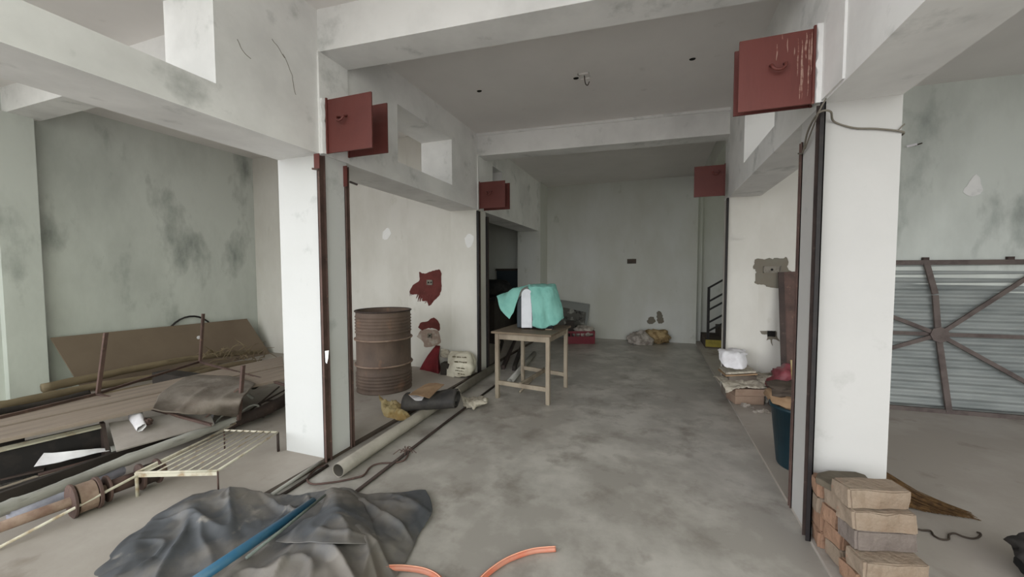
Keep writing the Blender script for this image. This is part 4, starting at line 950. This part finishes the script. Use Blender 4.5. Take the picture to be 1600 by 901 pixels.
# pipes and wire clutter right of the frame
pole([fl(395, 604, .22), fl(420, 590, .24), fl(446, 582, .24)], .03, .03, dark_wood, 'dark short timber under the frame rail beside the near left column', 'dark_pole', group=None, nodes=False)
sc_ = thing('scrap_bars', 'bundle of thin bent reinforcing bars beside the near left column', 'steel bars', tuple(fl(415, 640, .05)))
b = MB()
for q in (((400, 634, .1), (440, 612, .12), (452, 606, .12)), ((396, 646, .1), (430, 630, .1), (452, 618, .12)), ((404, 640, .12), (412, 652, .06), (408, 628, .16), (438, 626, .1)), ((372, 648, .1), (395, 638, .12), (436, 604, .16)), ((430, 640, .1), (446, 614, .12))):
    b.tube(smooth_path([fl(*p) for p in q]), .008, 6)
b.build('bars', rust_dark, sc_, smooth=True)
b = MB()
for cx2, cy2, rr in ((390, 650, .09), (352, 662, .08)):
    c_ = fl(cx2, cy2, .07); b.tube([c_+Vector((rr*math.cos(a_), rr*.7*math.sin(a_), .03+.05*math.sin(a_))) for a_ in [2*PI*k/20 for k in range(19)]], .009, 7)
b.build('wire_coil', pole_grey, sc_, smooth=True)
pc = thing('white_pipe_elbow', 'small white-tipped pipe piece among the scrap near the iron leg', 'pipe', tuple(fl(384, 607, .22)))
MB().tube(smooth_path([fl(383, 606, .26), fl(388, 616, .22), fl(396, 622, .18)]), .014, 10).build('pipe', pole_grey, pc, smooth=True); MB().lump(fl(383, 607, .24), (.045, .045, .03), 2, .05).build('tip', paper, pc, smooth=True)
ps = thing('paper_scrap', 'small torn white paper piece beside the rusty brace in the scrap', 'paper', tuple(fl(330, 656, .1)))
MB().sheet([[fl(326, 662, .06), fl(331, 646, .10)], [fl(333, 660, .06), fl(334, 647, .10)]], 6, 6, .01).build('paper', paper, ps, solid=.002)
# black board strip, grey pole, wrapped dark end
bs_ = thing('black_board', 'long black board on edge beside the weathered grey pole', 'board', tuple(fl(150, 740, .06)))
b = MB(); b.bar(fl(-40, 796, .06), fl(325, 662, .06), .03, .09); b.build('board', dark_wood, bs_)
tn = thing('broken_slats', 'pile of broken pale and brown slats between the dark box and the black board', 'slats', tuple(fl(80, 745, .05)))
for (x0, y0_, x1, y1_, w_, m_) in ((-30, 775, 60, 745, .06, wood_old), (10, 762, 150, 722, .05, wood_old), (60, 742, 170, 712, .04, rust), (-20, 752, 70, 732, .05, rust_dark), (90, 738, 190, 705, .03, brick_tan)):
    b = MB(); b.bar(fl(x0, y0_, .05), fl(x1, y1_, .05), w_, .012); b.build('slat', m_, tn)
pole([fl(-60, 820, .11), fl(0, 797, .11), fl(90, 763, .11), fl(200, 718, .11), fl(320, 673, .11), fl(372, 655, .11)], .036, .032, pole_grey, 'long weathered grey pole running across the left bay floor', 'grey_pole', nodes=True, group=None)
pole([fl(355, 664, .09), fl(385, 652, .10), fl(415, 640, .11), fl(450, 622, .12)], .04, .055, rust_dark, 'dark rusty wrapped bundle at the far end of the grey pole', 'wrapped_bundle', 'bundle', group=None)
# plastic wrapped tube
tag(MB().tube([fl(16, 808, .06), fl(55, 792, .06), fl(95, 776, .06), fl(190, 734, .06)], [.034, .036, .036, .034], 14).build('plastic_tube', mat('pale_blue_plastic', (178, 180, 194), .4, (150, 150, 164), 6), smooth=True), 'pale bluish-white plastic tube below the grey pole', 'tube')
# rusty pulley spool
spl = thing('rusty_spool', 'rusty steel shutter roller with thick round flanges on the left bay floor', 'spool', tuple(fl(125, 800)))
A_ = fl(-12, 838, .05); B_ = fl(260, 725, .10)
c1_ = on(112, 783, 'z', .105); c2_ = on(226, 742, 'z', .105); dd = (c2_-c1_).normalized()
def disc(c, r, t, m, nm, hole=0.):
    b = MB(); b.tube([c-dd*t/2, c+dd*t/2], r, 28); return b.build(nm, m, spl, smooth=False, bevel=.002)
MB().tube([c1_-dd*.42, c2_+dd*.10], .026, 16).build('axle', rust_light, spl, smooth=True)
disc(c1_, .092, .012, rust, 'flange'); disc(c1_+dd*.05, .078, .07, rust_light, 'pulley'); disc(c1_+dd*.095, .088, .014, rust, 'flange'); disc(c1_+dd*.135, .075, .012, rust, 'flange')
disc(c2_-dd*.02, .078, .014, rust, 'flange'); disc(c2_+dd*.02, .06, .06, rust_dark, 'pulley'); disc(c2_+dd*.06, .075, .012, rust, 'flange')
MB().tube([c1_+dd*.13, c2_-dd*.03], .04, 16).build('barrel', rust, spl, smooth=True)
# slender bar over the spool
rod('steel_bar', [fl(-15, 862, .03), fl(215, 742, .15), fl(368, 661, .17)], .008, cream_paint, 'long thin pale steel bar passing over the rusty spool and the wire rack')
# wire rack
rk = thing('wire_rack', 'cream painted wire rack on short legs in front of the near left column', 'rack', tuple(fl(320, 720, DZ)))
zr = .165
R1_, R2_, R3_, R4_ = fl(213, 738, zr), fl(340, 735, zr), fl(434, 675, zr), fl(350, 672, zr)
def wire(a_, b_, r, nm, m=cream_paint): b = MB(); b.tube([a_, b_], r, 8); b.build(nm, m, rk, smooth=True)
R5_ = R1_.lerp(R4_, .95)
for a_, b_ in ((R1_, R2_), (R2_, R3_), (R3_, R4_), (R4_, R1_)): wire(a_, b_, .0075, 'frame_wire')
for k in range(1, 8):
    t = k/8; wire(R1_.lerp(R2_, t)+Vector((0, 0, .003)), R4_.lerp(R3_, t)+Vector((0, 0, .003)), .0045, 'cross_wire')
b = MB(); b.bar(R1_-Vector((0, 0, .012)), R2_-Vector((0, 0, .012)), .008, .03); b.build('front_strip', cream_paint, rk)
for c_, m_ in ((R1_, cream_paint), (R2_, rust), (R3_, rust_dark), (R4_, rust)):
    b = MB(); b.tube([c_, Vector((c_.x, c_.y, DZ))], .009 if c_ is R1_ or c_ is R3_ else .005, 8); b.build('leg', m_, rk, smooth=True)

# ------------------------------------------------------------------ foreground: tarpaulin, blue pipe, hose
tr = thing('tarpaulin', 'crumpled dusty black tarpaulin spread on the floor in the foreground', 'tarpaulin', tuple(fl(420, 850)))
def g(px, py, z=.0): return fl(px, py, z)
ctrl = [
 [g(100, 935, .005), g(150, 890, .012), g(195, 845, .012), g(232, 815, .012), g(272, 788, .03), g(300, 772, .03)],
 [g(170, 950, .015), g(215, 895, .03), g(255, 850, .04), g(283, 810, .05), g(305, 784, .09), g(325, 768, .03)],
 [g(250, 960, .02), g(285, 905, .03), g(315, 860, .05), g(345, 815, .06), g(362, 782, .07), g(362, 763, .10)],
 [g(330, 970, .02), g(360, 915, .03), g(385, 870, .04), g(410, 825, .03), g(425, 795, .03), g(415, 770, .015)],
 [g(420, 975, .10), g(430, 925, .07), g(445, 880, .08), g(468, 830, .06), g(480, 800, .03), g(470, 774, .015)],
 [g(500, 980, .12), g(505, 930, .12), g(515, 885, .12), g(520, 840, .12), g(520, 800, .08), g(528, 764, .05)],
 [g(560, 980, .06), g(560, 930, .08), g(565, 890, .09), g(565, 845, .10), g(570, 810, .05), g(572, 773, .02)],
 [g(590, 970, .01), g(592, 925, .02), g(605, 885, .03), g(618, 845, .05), g(625, 808, .05), g(620, 770, .02)],
 [g(610, 960, .005), g(612, 915, .006), g(632, 880, .008), g(655, 835, .01), g(676, 800, .02), g(664, 764, .02)]]
MB().sheet(ctrl, 200, 160, .010, 5, 7, zmin=.003, crease=(.034, 5.5, 1.6, 1.15)).build('sheet', tarp, tr, smooth=True, solid=.002)
ctrl = [[g(508, 768, .09), g(520, 762, .09), g(545, 766, .06)], [g(500, 800, .11), g(530, 790, .14), g(566, 786, .06)], [g(470, 818, .11), g(530, 818, .15), g(585, 828, .09)], [g(430, 846, .10), g(520, 850, .16), g(590, 850, .11)]]
MB().sheet(ctrl, 60, 50, .006, 5, 9, zmin=.01, crease=(.02, 5, 2, .8)).build('folded_flap', tarp, tr, smooth=True, solid=.002)
bp = thing('blue_pipe', 'blue plastic pipe lying across the tarpaulin in the foreground', 'pipe', tuple(fl(400, 850)))
a_, e_ = g(250, 945, .12), g(490, 783, .11)
MB().tube([a_, a_.lerp(e_, .5), e_], [.022, .022, .021], 18).build('pipe', pvc_blue, bp, smooth=True)
MB().tube([g(385, 871, .13), g(440, 828, .125), g(508, 773, .115)], .007, 8).build('thin_conduit', pvc_green, bp, smooth=True)
hs = thing('orange_hose', 'orange striped garden hose curving on the floor at the bottom edge', 'hose', tuple(fl(700, 895)))
HP = smooth_path([g(868, 857, .014), g(835, 860, .014), g(805, 869, .014), g(780, 882, .014), g(752, 905, .014), g(728, 940, .014), g(712, 965, .014), g(700, 940, .014), g(690, 908, .014), g(668, 893, .014), g(635, 887, .016), g(605, 887, .035), g(585, 889, .05), g(568, 895, .05)], 8)
MB().tube(HP, .013, 14).build('hose', orange_hose, hs, smooth=True)
b = MB(); b.tube([p+Vector((.0, -.0, .0125)) for p in HP], .0022, 6); b.build('stripe', hose_stripe, hs, smooth=True)
MB().tube(smooth_path([g(566, 884, .07), g(577, 903, .06), g(592, 925, .04), g(610, 960, .015)]), .013, 12).build('second_loop', orange_hose, hs, smooth=True)
